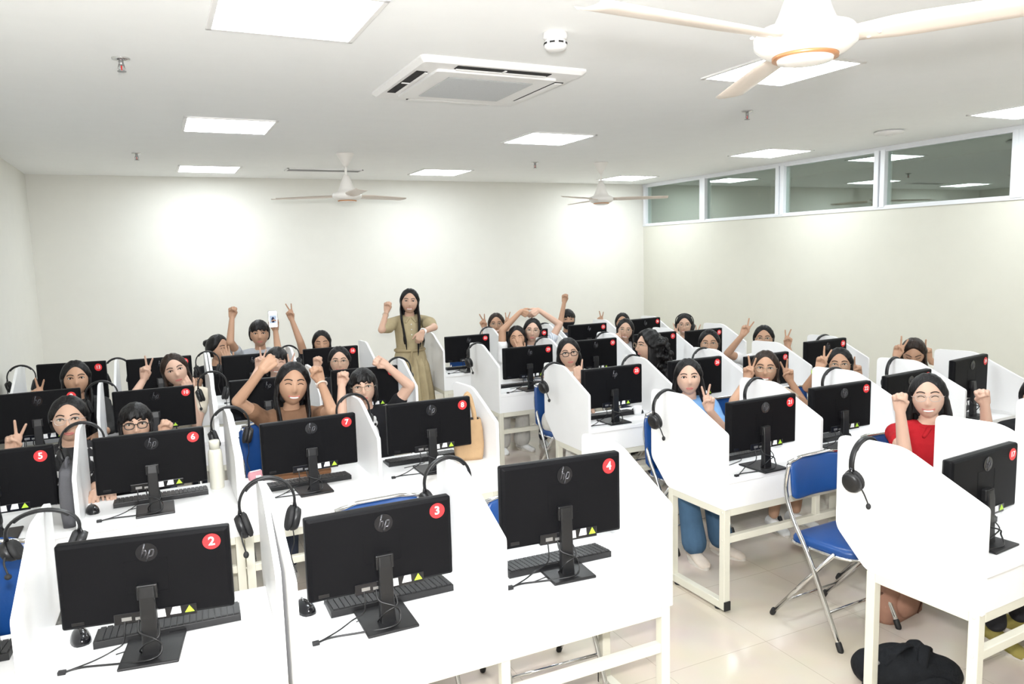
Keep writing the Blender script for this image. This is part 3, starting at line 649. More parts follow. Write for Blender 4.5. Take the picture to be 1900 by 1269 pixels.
def hair_cap(style, thick=.016):
    g = sph(64, 48); R = []
    for r in g:
        d = np.array(r); p = head_radial(d); n = d/np.linalg.norm(d, axis=1, keepdims=True); x, y, z = p.T
        if style in ('bangs', 'short'): zl = .040+.008*np.sin(x*190)+.004*np.sin(x*410)-.25*np.abs(x)
        elif style == 'side': zl = .060+.30*x-2.5*x*x
        else: zl = .083-15.0*x*x
        zl = np.maximum(zl, -.03)
        yl = np.where(style == 'short', -.012, .004+.10*np.clip(z-.03, 0, .05))
        face = ss(-.005, .008, y-yl)*ss(-.006, .005, zl-z)
        nape = ss(-.045, -.075, z) if style in ('short', 'bun', 'tied', 'bangs') else ss(-.085, -.105, z)
        m = np.clip(1-face, 0, 1)*(1-nape)
        out = np.where(y > .0, .006+(thick*1.3-.006)*ss(.0, .035, z-zl+.5*np.clip(.03-y, 0, .03)), thick*1.15)+.0012*np.sin(x*260+z*90)
        if style in ('centre', 'tied', 'curly', 'bun', 'side'): out = out-.004*np.exp(-(x/.005)**2)*(z > .03)
        if style in ('bangs', 'short'): out = np.maximum(out, .012)
        if style == 'curly': out = .030+.006*np.sin(x*130)*np.cos(z*120+y*90)
        off = -.014+(out+.014)*m
        R.append(p+n*off[:, None])
    return R
def hand_mb(o, d, npalm, thumb, pose, sc=1.0):
    """hand from wrist o towards d, palm normal npalm, thumb = unit vector towards the thumb side"""
    m = MB(); d = nrm(d); T = nrm(thumb-d*np.dot(thumb, d)); n = nrm(npalm-d*np.dot(npalm, d)-T*np.dot(npalm, T)); o = np.array(o, float)
    P = lambda a, b, c=0: o+sc*(T*a+d*b+n*c)
    K = [(.027, .086), (.0095, .091), (-.009, .087), (-.026, .078)]; L = [.072, .080, .074, .057]; RD = [.0088, .0090, .0086, .0078]
    for i, (kx, ky) in enumerate(K): m.cap(P(kx*.55, .008), P(kx, ky-.004), sc*.0155, sc*.0125)
    m.cap(P(0, .02, .002), P(0, .065, .002), sc*.020, sc*.018)
    curls = {'fist': [(82, 100, 60)]*4, 'vee': [(4, 6, 4), (2, 6, 4), (85, 100, 55), (85, 100, 55)], 'open': [(8, 10, 8)]*4, 'relax': [(28, 30, 18), (32, 32, 18), (36, 34, 20), (40, 36, 20)],
             'hold': [(48, 55, 30)]*4, 'point': [(8, 10, 6), (75, 95, 55), (80, 100, 55), (82, 100, 55)], 'bend': [(55, 20, 15)]*4}[pose]
    spread = {'vee': [13, -13, 0, -4], 'open': [8, 2, -4, -10]}.get(pose, [3, 1, -1, -4])
    for i, (kx, ky) in enumerate(K):
        p = P(kx, ky); a = 0; sp = math.radians(spread[i]); dd = d*math.cos(sp)+T*math.sin(sp); r = RD[i]*sc
        for j, (c, fr) in enumerate(zip(curls[i], (.46, .30, .24))):
            a += math.radians(c); q = p+sc*L[i]*fr*(dd*math.cos(a)+n*math.sin(a)); m.cap(p, q, r*(1-.06*j), r*(.94-.07*j), 8); p = q
    tb = P(.022, .022, .006)
    if pose in ('fist', 'vee', 'point'): pts = [tb, P(.034, .052, .022), P(.014, .074, .040), P(-.006, .078, .042)]
    elif pose == 'hold': pts = [tb, P(.046, .050, .020), P(.050, .078, .036), P(.040, .096, .044)]
    else: pts = [tb, P(.046, .048, .010), P(.056, .074, .014), P(.060, .094, .016)]
    for j in range(3): m.cap(pts[j], pts[j+1], sc*(.0125-.0015*j), sc*(.0110-.0015*j), 8)
    return m
def ik(sh, wr, hint, a=.262, b=.232):
    sh = np.array(sh, float); wr = np.array(wr, float); v = wr-sh; L = np.linalg.norm(v); 
    if L > (a+b)*.995: k = L/((a+b)*.995); a, b = a*k, b*k
    a2 = max(-1, min(1, (a*a+L*L-b*b)/(2*a*L))); t = v/L; h = np.array(hint, float)-sh; h = h-t*np.dot(h, t); h = nrm(h)
    return sh+t*a*a2+h*a*math.sqrt(max(0, 1-a2*a2))
def loftpath(m, pts, w, th, side, n=12, mi=0):
    """flat elliptic loft: widths along 'side', thickness across"""
    P = [np.array(p, float) for p in pts]; R = []
    for i, p in enumerate(P):
        t = nrm(P[min(i+1, len(P)-1)]-P[max(i-1, 0)]); s = nrm(np.array(side)-t*np.dot(side, t)); c = np.cross(t, s)
        R.append([p+s*w[i]*math.cos(q)+c*th[i]*math.sin(q) for q in [2*PI*k/n for k in range(n)]])
    return m.rings(R, mi)
PEOPLE = {}
def pattern_mat(name, base, mark, kind):
    m = bpy.data.materials.new(name); m.use_nodes = True; nt = m.node_tree; b = nt.nodes['Principled BSDF']; tc = nt.nodes.new('ShaderNodeTexCoord')
    if kind == 'blot':
        t = nt.nodes.new('ShaderNodeTexNoise'); t.inputs['Scale'].default_value = 22; t.inputs['Detail'].default_value = 2; out = t.outputs['Fac']; lo, hi = .60, .63
    else:
        t = nt.nodes.new('ShaderNodeTexWave'); t.inputs['Scale'].default_value = 18; out = t.outputs['Fac']; lo, hi = .45, .55
    nt.links.new(tc.outputs['Object'], t.inputs['Vector']); r = nt.nodes.new('ShaderNodeValToRGB'); nt.links.new(out, r.inputs['Fac'])
    r.color_ramp.elements[0].position = lo; r.color_ramp.elements[1].position = hi; r.color_ramp.elements[0].color = (*base, 1); r.color_ramp.elements[1].color = (*mark, 1)
    nt.links.new(r.outputs['Color'], b.inputs['Base Color']); b.inputs['Roughness'].default_value = .85; return m
BLOT = pattern_mat('black_cloth_white_pattern', (.012, .012, .014), (.62, .62, .62), 'blot')
STRIPE = pattern_mat('pale_striped_cloth', (.45, .50, .58), (.70, .72, .76), 'stripe')
def person(key, label, Y, head, look=None, roll=0, pitch=0, turn=0, hair=('long', 'black', .30), skin=0, expr='calm', specs=None, shirt=(.8, .8, .8), sleeve=.55, puff=False, armR=None, armL=None,
           pants=(.05, .06, .09), hs=1.0, lean=.10, sx=0, vox=.0055, shoes=(.75, .74, .72), legs=True, sole=(.62, .58, .52), flare=.05, collar=False, hip=None, mask=False, bare=False, open_col=True, shoulder_w=.158):
    Hc = at(head[0], head[1], Y)
    C = CAMP if look is None else np.array(look, float)
    F = C-Hc; F[2] *= .55; F = nrm(F)
    if turn: c, s = math.cos(turn), math.sin(turn); F = np.array([F[0]*c-F[1]*s, F[0]*s+F[1]*c, F[2]])
    F = nrm(F+np.array([0, 0, math.tan(pitch)])) ; U = nrm(np.array([0, 0, 1.])-F*F[2]); X = np.cross(F, U)
    if roll: c, s = math.cos(roll), math.sin(roll); U, X = U*c-X*s, X*c+U*s
    FR = np.array([X, F, U])*hs
    hp = lambda p: Hc+np.asarray(p)@FR
    hM = Matrix([[*FR.T[0], Hc[0]], [*FR.T[1], Hc[1]], [*FR.T[2], Hc[2]], [0, 0, 0, 1]])
    base = np.array([Hc[0], Y, 0.])
    root = thing('person', label, 'person', tuple(base), 0, None)
    Mb = Matrix.Translation(Vector(-base))
    # trunk axis
    tf = nrm(np.array([(C-Hc)[0]*.5*(1 if look is None else .3), -1.2*abs((C-Hc)[1]), 0])) if look is None else nrm(np.array([F[0]*.6, F[1]*.6-.5, 0]))
    tx = np.cross(tf, [0, 0, 1.])                     # person's right
    nb = hp((0, -.030, -.118)) ; Sc = nb+np.array([0, .010, -.062])+tx*0
    Pv = np.array([Hc[0]+sx, Y+lean, .535]) if hip is None else np.array(hip, float)
    sh = {s: Sc+tx*s*shoulder_w+np.array([0, 0, -.018]) for s in (1, -1)}       # 1 = right
    def ring(c, rx, ry, n=20): return [c+tx*rx*math.cos(q)+tf*ry*math.sin(q) for q in [2*PI*k/n for k in range(n)]]
    def trunk(m, g, low=0.0, top=True):
        R = []
        for t, rx, ry in [(0, .165, .118), (.18, .158, .112), (.42, .130, .096), (.68, .140, .106), (.85, .148, .098), (.96, .150, .075)]:
            if t < low: continue
            R.append(ring(Pv+(Sc-Pv)*t, rx+g, ry+g))
        R.append(ring(Sc+np.array([0, 0, .020]), .105+g, .060+g)); R.append(ring(Sc+np.array([0, 0, .040]), .060+g*.7, .052+g*.7))
        if top: R.append(ring(nb+np.array([0, 0, .0]), .049, .051)); R.append(ring(nb+(Hc-nb)*.35, .048, .052))
        m.rings(R)
        for s in (1, -1): m.cap(Sc+tx*s*.07, sh[s], .050+g, .047+g)
        return m
    body = MB(); trunk(body, 0); body.join(HEAD, hM)
    cl = MB(); trunk(cl, .010, top=False)
    arms = {}
    for s, A in ((1, armR), (-1, armL)):
        if A is None:
            wr = np.array([Sc[0], 0, 0])+tx*s*.16; wr = np.array([wr[0], Y-.40, .762]); el = ik(sh[s], wr, sh[s]+tx*s*.3+np.array([0, .1, -.5]))
            d = nrm(np.array([-tx[0]*s*.25, -1, .02])); np_ = np.array([0, 0, -1.]); th = -tx*s; pose = 'relax'
        else:
            pose, w, tip, e, palm = A[:5]
            ua, fa = .255*hs, .225*hs
            best = min(np.arange(-.30, .16, .01), key=lambda q: abs(np.linalg.norm(at(e[0], e[1], Y+q)-sh[s])-ua)+.12*abs(q-(e[2]-.05)))
            el = at(e[0], e[1], Y+best); v = el-sh[s]; L = np.linalg.norm(v); el = sh[s]+v/L*min(max(L, ua*.85), ua*1.12)
            best = min(np.arange(-.40, .20, .01), key=lambda q: abs(np.linalg.norm(at(w[0], w[1], Y+q)-el)-fa)+.15*abs(q-w[2]))
            wr = at(w[0], w[1], Y+best); v = wr-el; L = np.linalg.norm(v); wr = el+v/L*min(max(L, fa*.8), fa*1.18)
            tp = at(tip[0], tip[1], wr[1]); d = nrm(tp-wr); toc = nrm(CAMP-wr)
            np_ = toc*palm; th = np.cross(d, np_)*s
        arms[s] = (wr, el, d)
        body.cap(sh[s], el, .046, .036, 12); body.cap(el, wr, .036, .0235, 12)
        body.join(hand_mb(wr-d*.006, d, np_, th, pose, hs*.98))
        if puff:
            cl.cap(sh[s], sh[s]+(el-sh[s])*.50, .058, .074, 14); cl.cap(sh[s]+(el-sh[s])*.5, sh[s]+(el-sh[s])*.78, .074, .052, 14)
        elif sleeve > 0:
            a, b = sh[s], el
            if sleeve <= 1: q = a+(b-a)*sleeve; cl.cap(a, q, .057, .050-.004*sleeve, 12); cl.cap(q-(q-a)*.25, q, .051, .054, 12)
            elif puff: pass
            else: cl.cap(a, b, .056, .046, 12); cl.cap(b, b+(wr-b)*(sleeve-1), .046, .034, 12)
    me = remesh(body, vox, 3, .5)
    ft = MB().join(FEAT[expr], hM)
    me = append_mesh(me, ft, [SKIN[skin], EYEW, EYED, BROW, LIP, TEETH]); me.transform(Mb)
    bo = bpy.data.objects.new('body', me); COL.objects.link(bo); bo.parent = root
    sm_ = remesh(cl, .008, 3, .5)
    sm_.materials.append(shirt if hasattr(shirt, 'node_tree') else fabric(shirt)); sm_.transform(Mb); so = bpy.data.objects.new('shirt', sm_); COL.objects.link(so); so.parent = root
    if collar:
        c = MB()
        pts = [Sc+np.array([0, 0, .040])+tx*.066*math.cos(q)+tf*(.058*math.sin(q)) + np.array([0, 0, -.022*max(0, math.sin(q))**2]) for q in [PI*.5+.35+(2*PI-.7)*k/24 for k in range(25)]]
        c.tube(pts, [.016]*25, 8, flat=.5)
        for s in (1, -1): c.cap(Sc+tf*.066+tx*s*.020+np.array([0, 0, .020]), Sc+tf*.082+tx*s*.050+np.array([0, 0, -.016]), .014, .010)
        cm = c.mesh('collar', shirt if hasattr(shirt, 'node_tree') else fabric(shirt)); cm.transform(Mb); obj('collar', cm, None, so)
    # hair
    st, hc, ln = hair
    hm = MB(); hm.rings([[hp(p) for p in r] for r in hair_cap('centre' if st in ('long', 'behind') else 'bangs' if st in ('bob', 'bangslong') else st, .016)])
    dz = np.array([0, 0, -1.])
    if st in ('long', 'bangslong', 'behind', 'curly'):
        bk = -tf
        p0 = hp((0, -.070, .03)); p1 = hp((0, -.088, -.06)); k = 1.5 if st == 'curly' else 1
        loftpath(hm, [p0, p1, p1+dz*.10+bk*.012, p1+dz*ln*.75+bk*.02, p1+dz*ln+bk*.015], [.070*k, .078*k, .095*k, .10*k, .07*k], [.030*k, .032*k, .030*k, .024*k, .008], tx)
        for s in (1, -1):
            if st == 'behind': pts = [hp((s*.060, .014, .050)), hp((s*.082, -.012, -.02)), hp((s*.090, -.030, -.08))+dz*.01, hp((s*.098, -.045, -.10))+dz*.09, hp((s*.090, -.06, -.10))+dz*ln*.8]; w = [.022, .036, .042, .046, .02]; th = [.012, .018, .022, .022, .010]
            else:
                rs = random.Random(len(key)*7+s)
                for i in range(5):
                    yo = .024-.018*i; fr = (.052-.012*i) if st != 'curly' else -.01*i; le = ln*rs.uniform(.88, 1.08); j = rs.uniform(-.006, .006)
                    pts = [hp((s*.056, yo, .056)), hp((s*.0785, yo-.009, -.005)), hp((s*.084, yo-.014, -.075)), hp((s*(.082+j), yo-.014, -.10))+dz*.06+tf*fr, hp((s*(.072+j), yo-.014, -.10))+dz*(le*.72)+tf*(fr+.03)+tx*s*.017*(i-1), hp((s*(.062+j), yo-.014, -.10))+dz*le+tf*(fr+.03)+tx*s*.015*(i-1)]
                    loftpath(hm, pts, [.012*k, .018*k, .020*k, .021*k, .017*k, .005], [.009, .011*k, .012*k, .0125*k, .011*k, .004], F, 10)
                continue
            loftpath(hm, pts, w, th, F)
    if st == 'bob':
        for s in (1, -1): loftpath(hm, [hp((s*.058, .026, .045)), hp((s*.077, .012, -.01)), hp((s*.078, .008, -.07)), hp((s*.070, .012, -.105))], [.020, .034, .036, .015], [.011, .014, .013, .006], F)
    if st in ('tied',):
        p1 = hp((0, -.10, -.01)); loftpath(hm, [hp((0, -.085, .02)), p1, p1+dz*.10-tf*.02, p1+dz*ln-tf*.01], [.03, .034, .034, .010], [.025, .026, .024, .008], tx)
    if st == 'bun':
        c = hp((.0, -.112, .055)); hm.ell(c, (.040, .040, .038)); 
        for q in range(5): hm.cap(c, c+np.array([.03*math.cos(q*1.3), .01, .035*math.sin(q*1.3)])*1.4, .010, .003)
    if st == 'curly':
        rc = random.Random(5)
        for q in range(130):
            h_ = rc.random(); c = hp((rc.uniform(-.115, .115), rc.uniform(-.15, -.02), .06-.2*h_))+dz*(.16*h_); hm.ell(c, [rc.uniform(.016, .03)]*3, nu=8, nv=6)
    if st == 'short': hm.ell(hp((0, -.01, .085)), (.068, .085, .045), FR/hs)
    h2 = remesh(hm, .006 if vox < .006 else .007, 2, .5); h2.materials.append(HAIRS[hc]); h2.transform(Mb); ho = bpy.data.objects.new('hair', h2); COL.objects.link(ho); ho.parent = root
    # glasses
    if specs:
        g = MB(); gm = {'gold': GOLD, 'black': GBLK, 'clear': GCLR}[specs]; rr = .0019 if specs != 'black' else .0027; rr = rr*.8 if specs == 'clear' else rr
        yy = fy(0, .006)+.010; ln_ = MB()
        for s in (-1, 1):
            lp = [(s*.033+.0245*math.copysign(abs(math.cos(a))**.75, math.cos(a)), yy-.004*abs(math.cos(a)), .004+.0182*math.copysign(abs(math.sin(a))**.8, math.sin(a))) for a in [2*PI*k/24 for k in range(24)]]
            g.tube(lp, rr, 6, closed=True); g.tube([(s*.060, yy-.004, .010), (s*.074, yy-.02, .010), (s*.080, -.005, .008)], rr, 6)
            ln_.add(lp, [tuple(range(24))], 0)
        g.tube([(-.009, yy+.001, .008), (0, yy+.004, .012), (.009, yy+.001, .008)], rr, 6)
        gg = g.mesh('eyeglasses', gm); gg.transform(Mb @ hM); go = obj('eyeglasses', gg, None, root)
        l2 = ln_.mesh('lens', FROST); l2.transform(Mb @ hM); obj('lens', l2, None, go)
    if mask:
        g = sph(40, 40); R = []
        for r in g:
            p = head_radial(np.array(r)); x, y, z = p.T; k = ss(.01, .03, y)*ss(-.012, -.022, z)*(1-ss(-.098, -.108, z)); R.append(p+np.array(r)*(-.012+.019*k)[:, None])
        mk = MB().rings(R).mesh('face_mask', fabric((.015, .015, .018))); mk.transform(Mb @ hM); obj('face_mask', mk, None, root)
    # legs: thighs forward under the desk, shins down
    if legs:
        lg = MB(); feet = {}
        for s in (1, -1):
            hp_ = Pv+tx*s*.085+np.array([0, 0, -.03]); kn = np.array([Pv[0]+tx[0]*s*.10, Y-.24, .475]); an = np.array([kn[0]+tx[0]*s*.01, Y-.20, .085])
            if legs != True: kn = kn+np.array(legs[0]); an = an+np.array(legs[0])+np.array(legs[1])
            lg.cap(hp_, kn, .080, .058, 12); lg.cap(kn, an+np.array([0, 0, .02]), .058, flare if not bare else .036, 12); feet[s] = an
        if bare:
            lm = remesh(lg, .011, 3); lm.materials.append(SKIN[skin]); nm = 'legs'
            sk = MB()
            for s in (1, -1): hp_ = Pv+tx*s*.085+np.array([0, 0, -.03]); kn = np.array([Pv[0]+tx[0]*s*.10, Y-.24, .475]); sk.cap(hp_, hp_+(kn-hp_)*.6, .092, .085, 12)
            sm2 = remesh(sk, .011, 3); sm2.materials.append(fabric(pants)); sm2.transform(Mb); q = bpy.data.objects.new('shorts', sm2); COL.objects.link(q); q.parent = root
        else:
            lg.cap(Pv+tx*.07, Pv-tx*.07, .120, .120, 12); lm = remesh(lg, .011, 3); lm.materials.append(fabric(pants)); nm = 'trousers'
        lm.transform(Mb); q = bpy.data.objects.new(nm, lm); COL.objects.link(q); q.parent = root
        for s in (1, -1):
            an = feet[s]; f = nrm(np.array([0, -1, 0])+tx*s*.25); sd = np.cross(f, [0, 0, 1.]); b = MB(); R = []
            for u, w, h in [(-.075, .022, .055), (-.06, .032, .075), (0, .034, .080), (.06, .040, .058), (.12, .044, .046), (.150, .039, .040), (.168, .027, .030), (.176, .010, .020)]:
                c = np.array([an[0], an[1], 0])+f*u; R.append([c+sd*w*math.cos(a)+np.array([0, 0, h*.5+h*.5*math.sin(a)]) for a in [2*PI*k/14 for k in range(14)]])
            b.rings(R); m_ = b.mesh('shoe', fabric(shoes)); m_.transform(Mb); q = obj('shoe', m_, None, root)
            sl_ = MB(); R = [[np.array([an[0], an[1], zz])+f*(.052+.130*math.cos(a))+sd*(.047-.006*math.cos(2*a)+.004*math.cos(a))*math.sin(a) for a in [2*PI*k/28 for k in range(28)]] for zz in (0.0, .016)]
            sl_.rings(R, 0, False); m_ = sl_.mesh('sole', fabric(sole)); m_.transform(Mb); obj('sole', m_, None, q)
    PEOPLE[key] = dict(root=root, Hc=Hc, FR=FR, hp=hp, Sc=Sc, tf=tf, tx=tx, arms=arms, Mb=Mb, base=base, sh=sh, Pv=Pv, shirt=so, hM=hM)
    return root
RY = {'L1': 2.28, 'L2': 3.80, 'L3': 5.25, 'L4': 6.60, 'R1': 1.64, 'R2': 2.95, 'R3': 4.23, 'R4': 5.70, 'R5': 6.95}
def yr(r, d=.95): return RY[r]+d
WHT = (.80, .80, .80); BLK = (.012, .012, .014)
# left bank, second row
person('s5', 'girl in black patterned top and clear glasses making a two-finger sign beside monitor five', yr('L2'), (129, 779), hair=('tied', 'black', .25), specs='clear', shirt=BLOT, sleeve=1.3,
       armR=('vee', (21, 838, -.05), (28, 797), (40, 900, .0), 1), vox=.0045, skin=0, hs=1.06, expr='calm', turn=-.1)
person('s6', 'girl with dark fringe and black-framed glasses peeking over monitor six, fist raised', yr('L2'), (252, 788), hair=('bob', 'black', .1), specs='black', shirt=BLK, sleeve=.6, armL=('fist', (303, 806, -.06), (315, 772), (300, 860, 0), 1), vox=.005, hs=1.0)
person('s7', 'smiling girl with straight black hair and brown top, both fists up behind monitor seven', yr('L2'), (543, 714), hair=('long', 'black', .40), expr='laugh', skin=1, shirt=(.20, .11, .065), sleeve=.5, roll=.10, hs=1.12,
       armR=('fist', (487, 686, -.12), (506, 668), (441, 745, -.06), -1), armL=('fist', (594, 706, -.12), (585, 682), (616, 762, -.06), 1), vox=.0042, turn=.12)
person('s8', 'girl with fringe, thin glasses and black bird-print shirt, both fists raised behind monitor eight', yr('L2'), (674, 719), hair=('bob', 'black', .12), specs='gold', shirt=(.010, .010, .012), sleeve=.5, skin=2, roll=-.05, hs=1.0,
       armR=('fist', (634, 714, -.12), (637, 690), (634, 772, -.04), 1), armL=('fist', (716, 677, -.10), (697, 668), (760, 716, -.02), 1), vox=.0042, sx=.03)
# left bank, third row
person('s9', 'girl with long dark hair half hidden behind monitor nine, two fingers showing', yr('L3'), (141, 703), hair=('long', 'black', .34), skin=1, shirt=(.03, .03, .03), sleeve=1.5, armR=('vee', (69, 745, -.08), (68, 712), (75, 790, 0), 1), hs=1.05)
person('s10', 'girl with long brown hair and cream top resting her chin on one hand', yr('L3'), (325, 688), hair=('long', 'brown', .30), skin=2, roll=-.22, shirt=(.62, .56, .46), sleeve=.5, turn=.05,
       armR=('vee', (268, 702, -.12), (271, 665), (243, 742, -.04), 1), armL=('relax', (354, 728, -.06), (343, 707), (365, 790, -.02), -1), vox=.005, hs=1.06)
person('s11', 'smiling girl with fringe and white top making a two-finger sign with each hand', yr('L3'), (514, 673), hair=('bob', 'black', .2), skin=2, expr='laugh', shirt=(.78, .77, .74), sleeve=.6, roll=.08,
       armR=('vee', (480, 682, -.10), (484, 646), (463, 720, 0), 1), armL=('vee', (541, 692, -.10), (544, 660), (560, 740, 0), 1), vox=.005)
person('s12', 'girl in black with round glasses and tied hair behind monitor twelve, one fist up', yr('L3'), (630, 671), hair=('tied', 'black', .2), expr='smile', specs='gold', shirt=BLK, sleeve=.6, skin=0, armR=('fist', (588, 681, -.08), (590, 655), (585, 730, 0), 1), vox=.005)
# left bank, back row
person('s14', 'girl with hair in a bun covering her mouth with a hand, turned sideways', yr('L4'), (405, 648), hair=('bun', 'black', .1), skin=1, shirt=BLK, sleeve=.3, turn=.85, expr='laugh', armL=('open', (424, 676, -.24), (417, 648), (425, 720, -.05), -1), hs=1.1)
person('s15', 'boy with short black hair and grey shirt holding up a phone and a fist', yr('L4'), (481.5, 620), hair=('short', 'black', .0), skin=1, shirt=(.42, .44, .47), sleeve=.45, hs=1.08, shoulder_w=.19, collar=True,
       armR=('fist', (430.5, 588, .02), (432.5, 566), (427, 634, .03), 1), armL=('hold', (511, 612, -.02), (509, 585), (516, 650, .03), 1), vox=.005)
person('s16', 'girl in black with long hair looking down, arm stretched up in a two-finger sign', yr('L4'), (597, 636), hair=('long', 'black', .28), skin=1, shirt=BLK, sleeve=.4, expr='down', pitch=-.15, armR=('vee', (541, 592, .0), (532, 565), (557, 634, .05), 1), hs=1.0)
# right bank, front row
person('s18', 'woman in red collared shirt and glasses smiling widely with both fists up', yr('R1'), (1722, 737), hair=('behind', 'black', .30), skin=2, expr='laugh', specs='clear', shirt=(.36, .010, .016), sleeve=.45, collar=True, roll=-.07,
       armR=('fist', (1670, 760, -.13), (1669, 726), (1678, 838, -.08), 1), armL=('fist', (1827, 748, -.10), (1818, 712), (1833, 815, .0), 1), vox=.0038, hs=1.0, shoes=(.30, .25, .07), pants=(.03, .03, .035), turn=.0, legs=((-.06, -.16, 0), (0, -.14, 0)))
person('s19', 'person in black with long black hair at the right edge beyond a partition', yr('R1'), (1926, 738), hair=('long', 'black', .34), skin=0, shirt=BLK, sleeve=1.5)
# right bank, second row
person('s21', 'girl in light blue shirt with red lips making a two-finger sign beside monitor twenty-one', yr('R2'), (1277, 701), hair=('behind', 'black', .26), skin=2, shirt=(.16, .31, .55), sleeve=.75, armL=('vee', (1316, 760, -.24), (1315, 716), (1340, 795, -.18), 1), vox=.0042, hs=1.0, flare=.078, pants=(.06, .12, .20), shoes=(.66, .58, .50), legs=((-.12, .0, 0), (0, -.14, 0)), turn=.08, roll=-.04)
person('s22', 'girl with long brown hair and glasses, a two-finger sign on each side of her face', yr('R2'), (1420, 684), hair=('long', 'brown', .26), expr='smile', skin=1, specs='gold', shirt=(.55, .45, .36), sleeve=.3,
       armR=('vee', (1387, 703, -.10), (1391, 661), (1362, 745, .0), 1), armL=('vee', (1465, 705, -.10), (1458, 661), (1493, 752, .0), 1), vox=.0045, pants=(.05, .05, .06), bare=True, roll=.03)
person('s23', 'girl with glasses and a green wristband peeking over the partition of monitor twenty-two', yr('R2'), (1558, 677), hair=('long', 'black', .25), skin=1, specs='gold', shirt=(.50, .42, .32), sleeve=.35,
       armR=('vee', (1520, 684, -.08), (1530, 650), (1498, 718, .0), 1), armL=('vee', (1593, 696, -.06), (1585, 668), (1606, 740, 0), 1), vox=.005, roll=-.03)
person('s24', 'girl with brown hair bowing her head, making rabbit ears with two hands', yr('R2'), (1695, 655), hair=('long', 'brown', .26), skin=1, expr='down', pitch=-.55, shirt=(.70, .68, .62), sleeve=.3,
       armR=('vee', (1663, 661, -.04), (1676, 621), (1655, 720, 0), 1), armL=('vee', (1723, 663, -.10), (1714, 622), (1749, 698, .0), 1), vox=.005)
# right bank, third row
person('s25', 'girl with black glasses and a serious face, finger at her chin beside monitor twenty-five', yr('R3'), (1055, 656), hair=('behind', 'black', .28), specs='black', skin=0, shirt=(.60, .57, .52), sleeve=1.4, armL=('point', (1071, 702, -.20), (1073, 672), (1084, 740, -.03), -1), vox=.0045, roll=-.10, flare=.075, pants=(.62, .60, .56), turn=.1)
person('s26', 'girl in black with thick curly black hair turned away to the side', yr('R3'), (1203, 642), hair=('curly', 'black', .30), skin=0, specs='gold', shirt=BLK, sleeve=1.6, turn=-1.15, vox=.0055, hs=1.05)
person('s27', 'girl with black hair peeking over monitor twenty-seven beside the wavy partition line', yr('R3'), (1316, 638), hair=('tied', 'black', .2), skin=1, shirt=(.3, .3, .32), sleeve=.6, specs='gold')
person('s28', 'girl in white hiding behind a partition with two-finger signs on both sides', yr('R3'), (1417, 629), hair=('tied', 'black', .2), expr='smile', skin=1, specs='gold', shirt=WHT, sleeve=.5,
       armR=('vee', (1378, 621, -.05), (1394, 586), (1350, 656, .0), 1), armL=('vee', (1461, 642, -.05), (1465, 617), (1480, 690, 0), 1), vox=.005)
# right bank, fourth row
person('s29', 'laughing girl in white covering her mouth, one arm arched overhead in half a heart', yr('R4'), (959.5, 628), hair=('long', 'black', .22), skin=1, expr='laugh', shirt=WHT, sleeve=.5, armR=('bend', (966, 578, -.02), (982, 585), (932, 606, -.02), -1), armL=('open', (967, 655, -.10), (961, 632), (985, 700, -.05), -1), vox=.005, flare=.085, pants=(.58, .57, .54), sx=-.12, legs=((-.05, .0, 0), (0, .02, 0)), roll=-.05)
person('s30', 'girl with glasses and pale striped shirt completing the arm heart beside the laughing girl', yr('R4'), (988, 614), hair=('long', 'black', .24), skin=2, specs='gold', shirt=STRIPE, sleeve=.5, armL=('bend', (999, 575, .03), (983, 586), (1041, 596, .0), -1), vox=.005, roll=.08, sx=.10)
person('s31', 'girl with glasses in front of another black-haired head, finger raised to her cheek', yr('R4'), (1160, 613), hair=('long', 'black', .24), expr='smile', specs='gold', skin=0, shirt=(.62, .62, .64), sleeve=.6, roll=.10, armR=('point', (1146, 632, -.05), (1145, 604), (1140, 680, 0), 1))
person('s32', 'girl wearing a headset with fingers raised beside both cheeks', yr('R4'), (1270, 604), hair=('tied', 'black', .2), expr='smile', specs='gold', skin=0, shirt=(.25, .25, .27), sleeve=.6, armR=('vee', (1253, 624, -.06), (1251, 606), (1245, 670, 0), 1), armL=('vee', (1294, 624, -.06), (1298, 604), (1305, 670, 0), 1))
# right bank, back row
person('s34', 'girl with brown hair and glasses at the back making two-finger signs', yr('R5'), (921, 602), hair=('long', 'brown', .2), specs='gold', skin=1, expr='smile', shirt=(.5, .45, .42), sleeve=.5, armR=('vee', (899, 608, -.04), (892, 586), (894, 650, 0), 1), armL=('vee', (941, 602, .0), (945, 580), (950, 650, 0), 1), hs=1.05)
person('s35', 'person in a black face mask at the back with one fist raised high', yr('R5'), (1053, 594), hair=('short', 'black', 0), skin=1, mask=True, shirt=(.06, .06, .07), sleeve=.3, armR=('fist', (1047, 560, -.04), (1049, 542), (1040, 598, -.06), 1), hs=1.05, turn=.15)
person('s36', 'person with black hair mostly hidden in the last row, a two-finger sign held up', yr('R5'), (1155, 599), hair=('tied', 'black', .2), skin=1, shirt=(.05, .05, .06), sleeve=.4, armR=('vee', (1113, 593, .0), (1113, 572), (1118, 640, 0), 1))
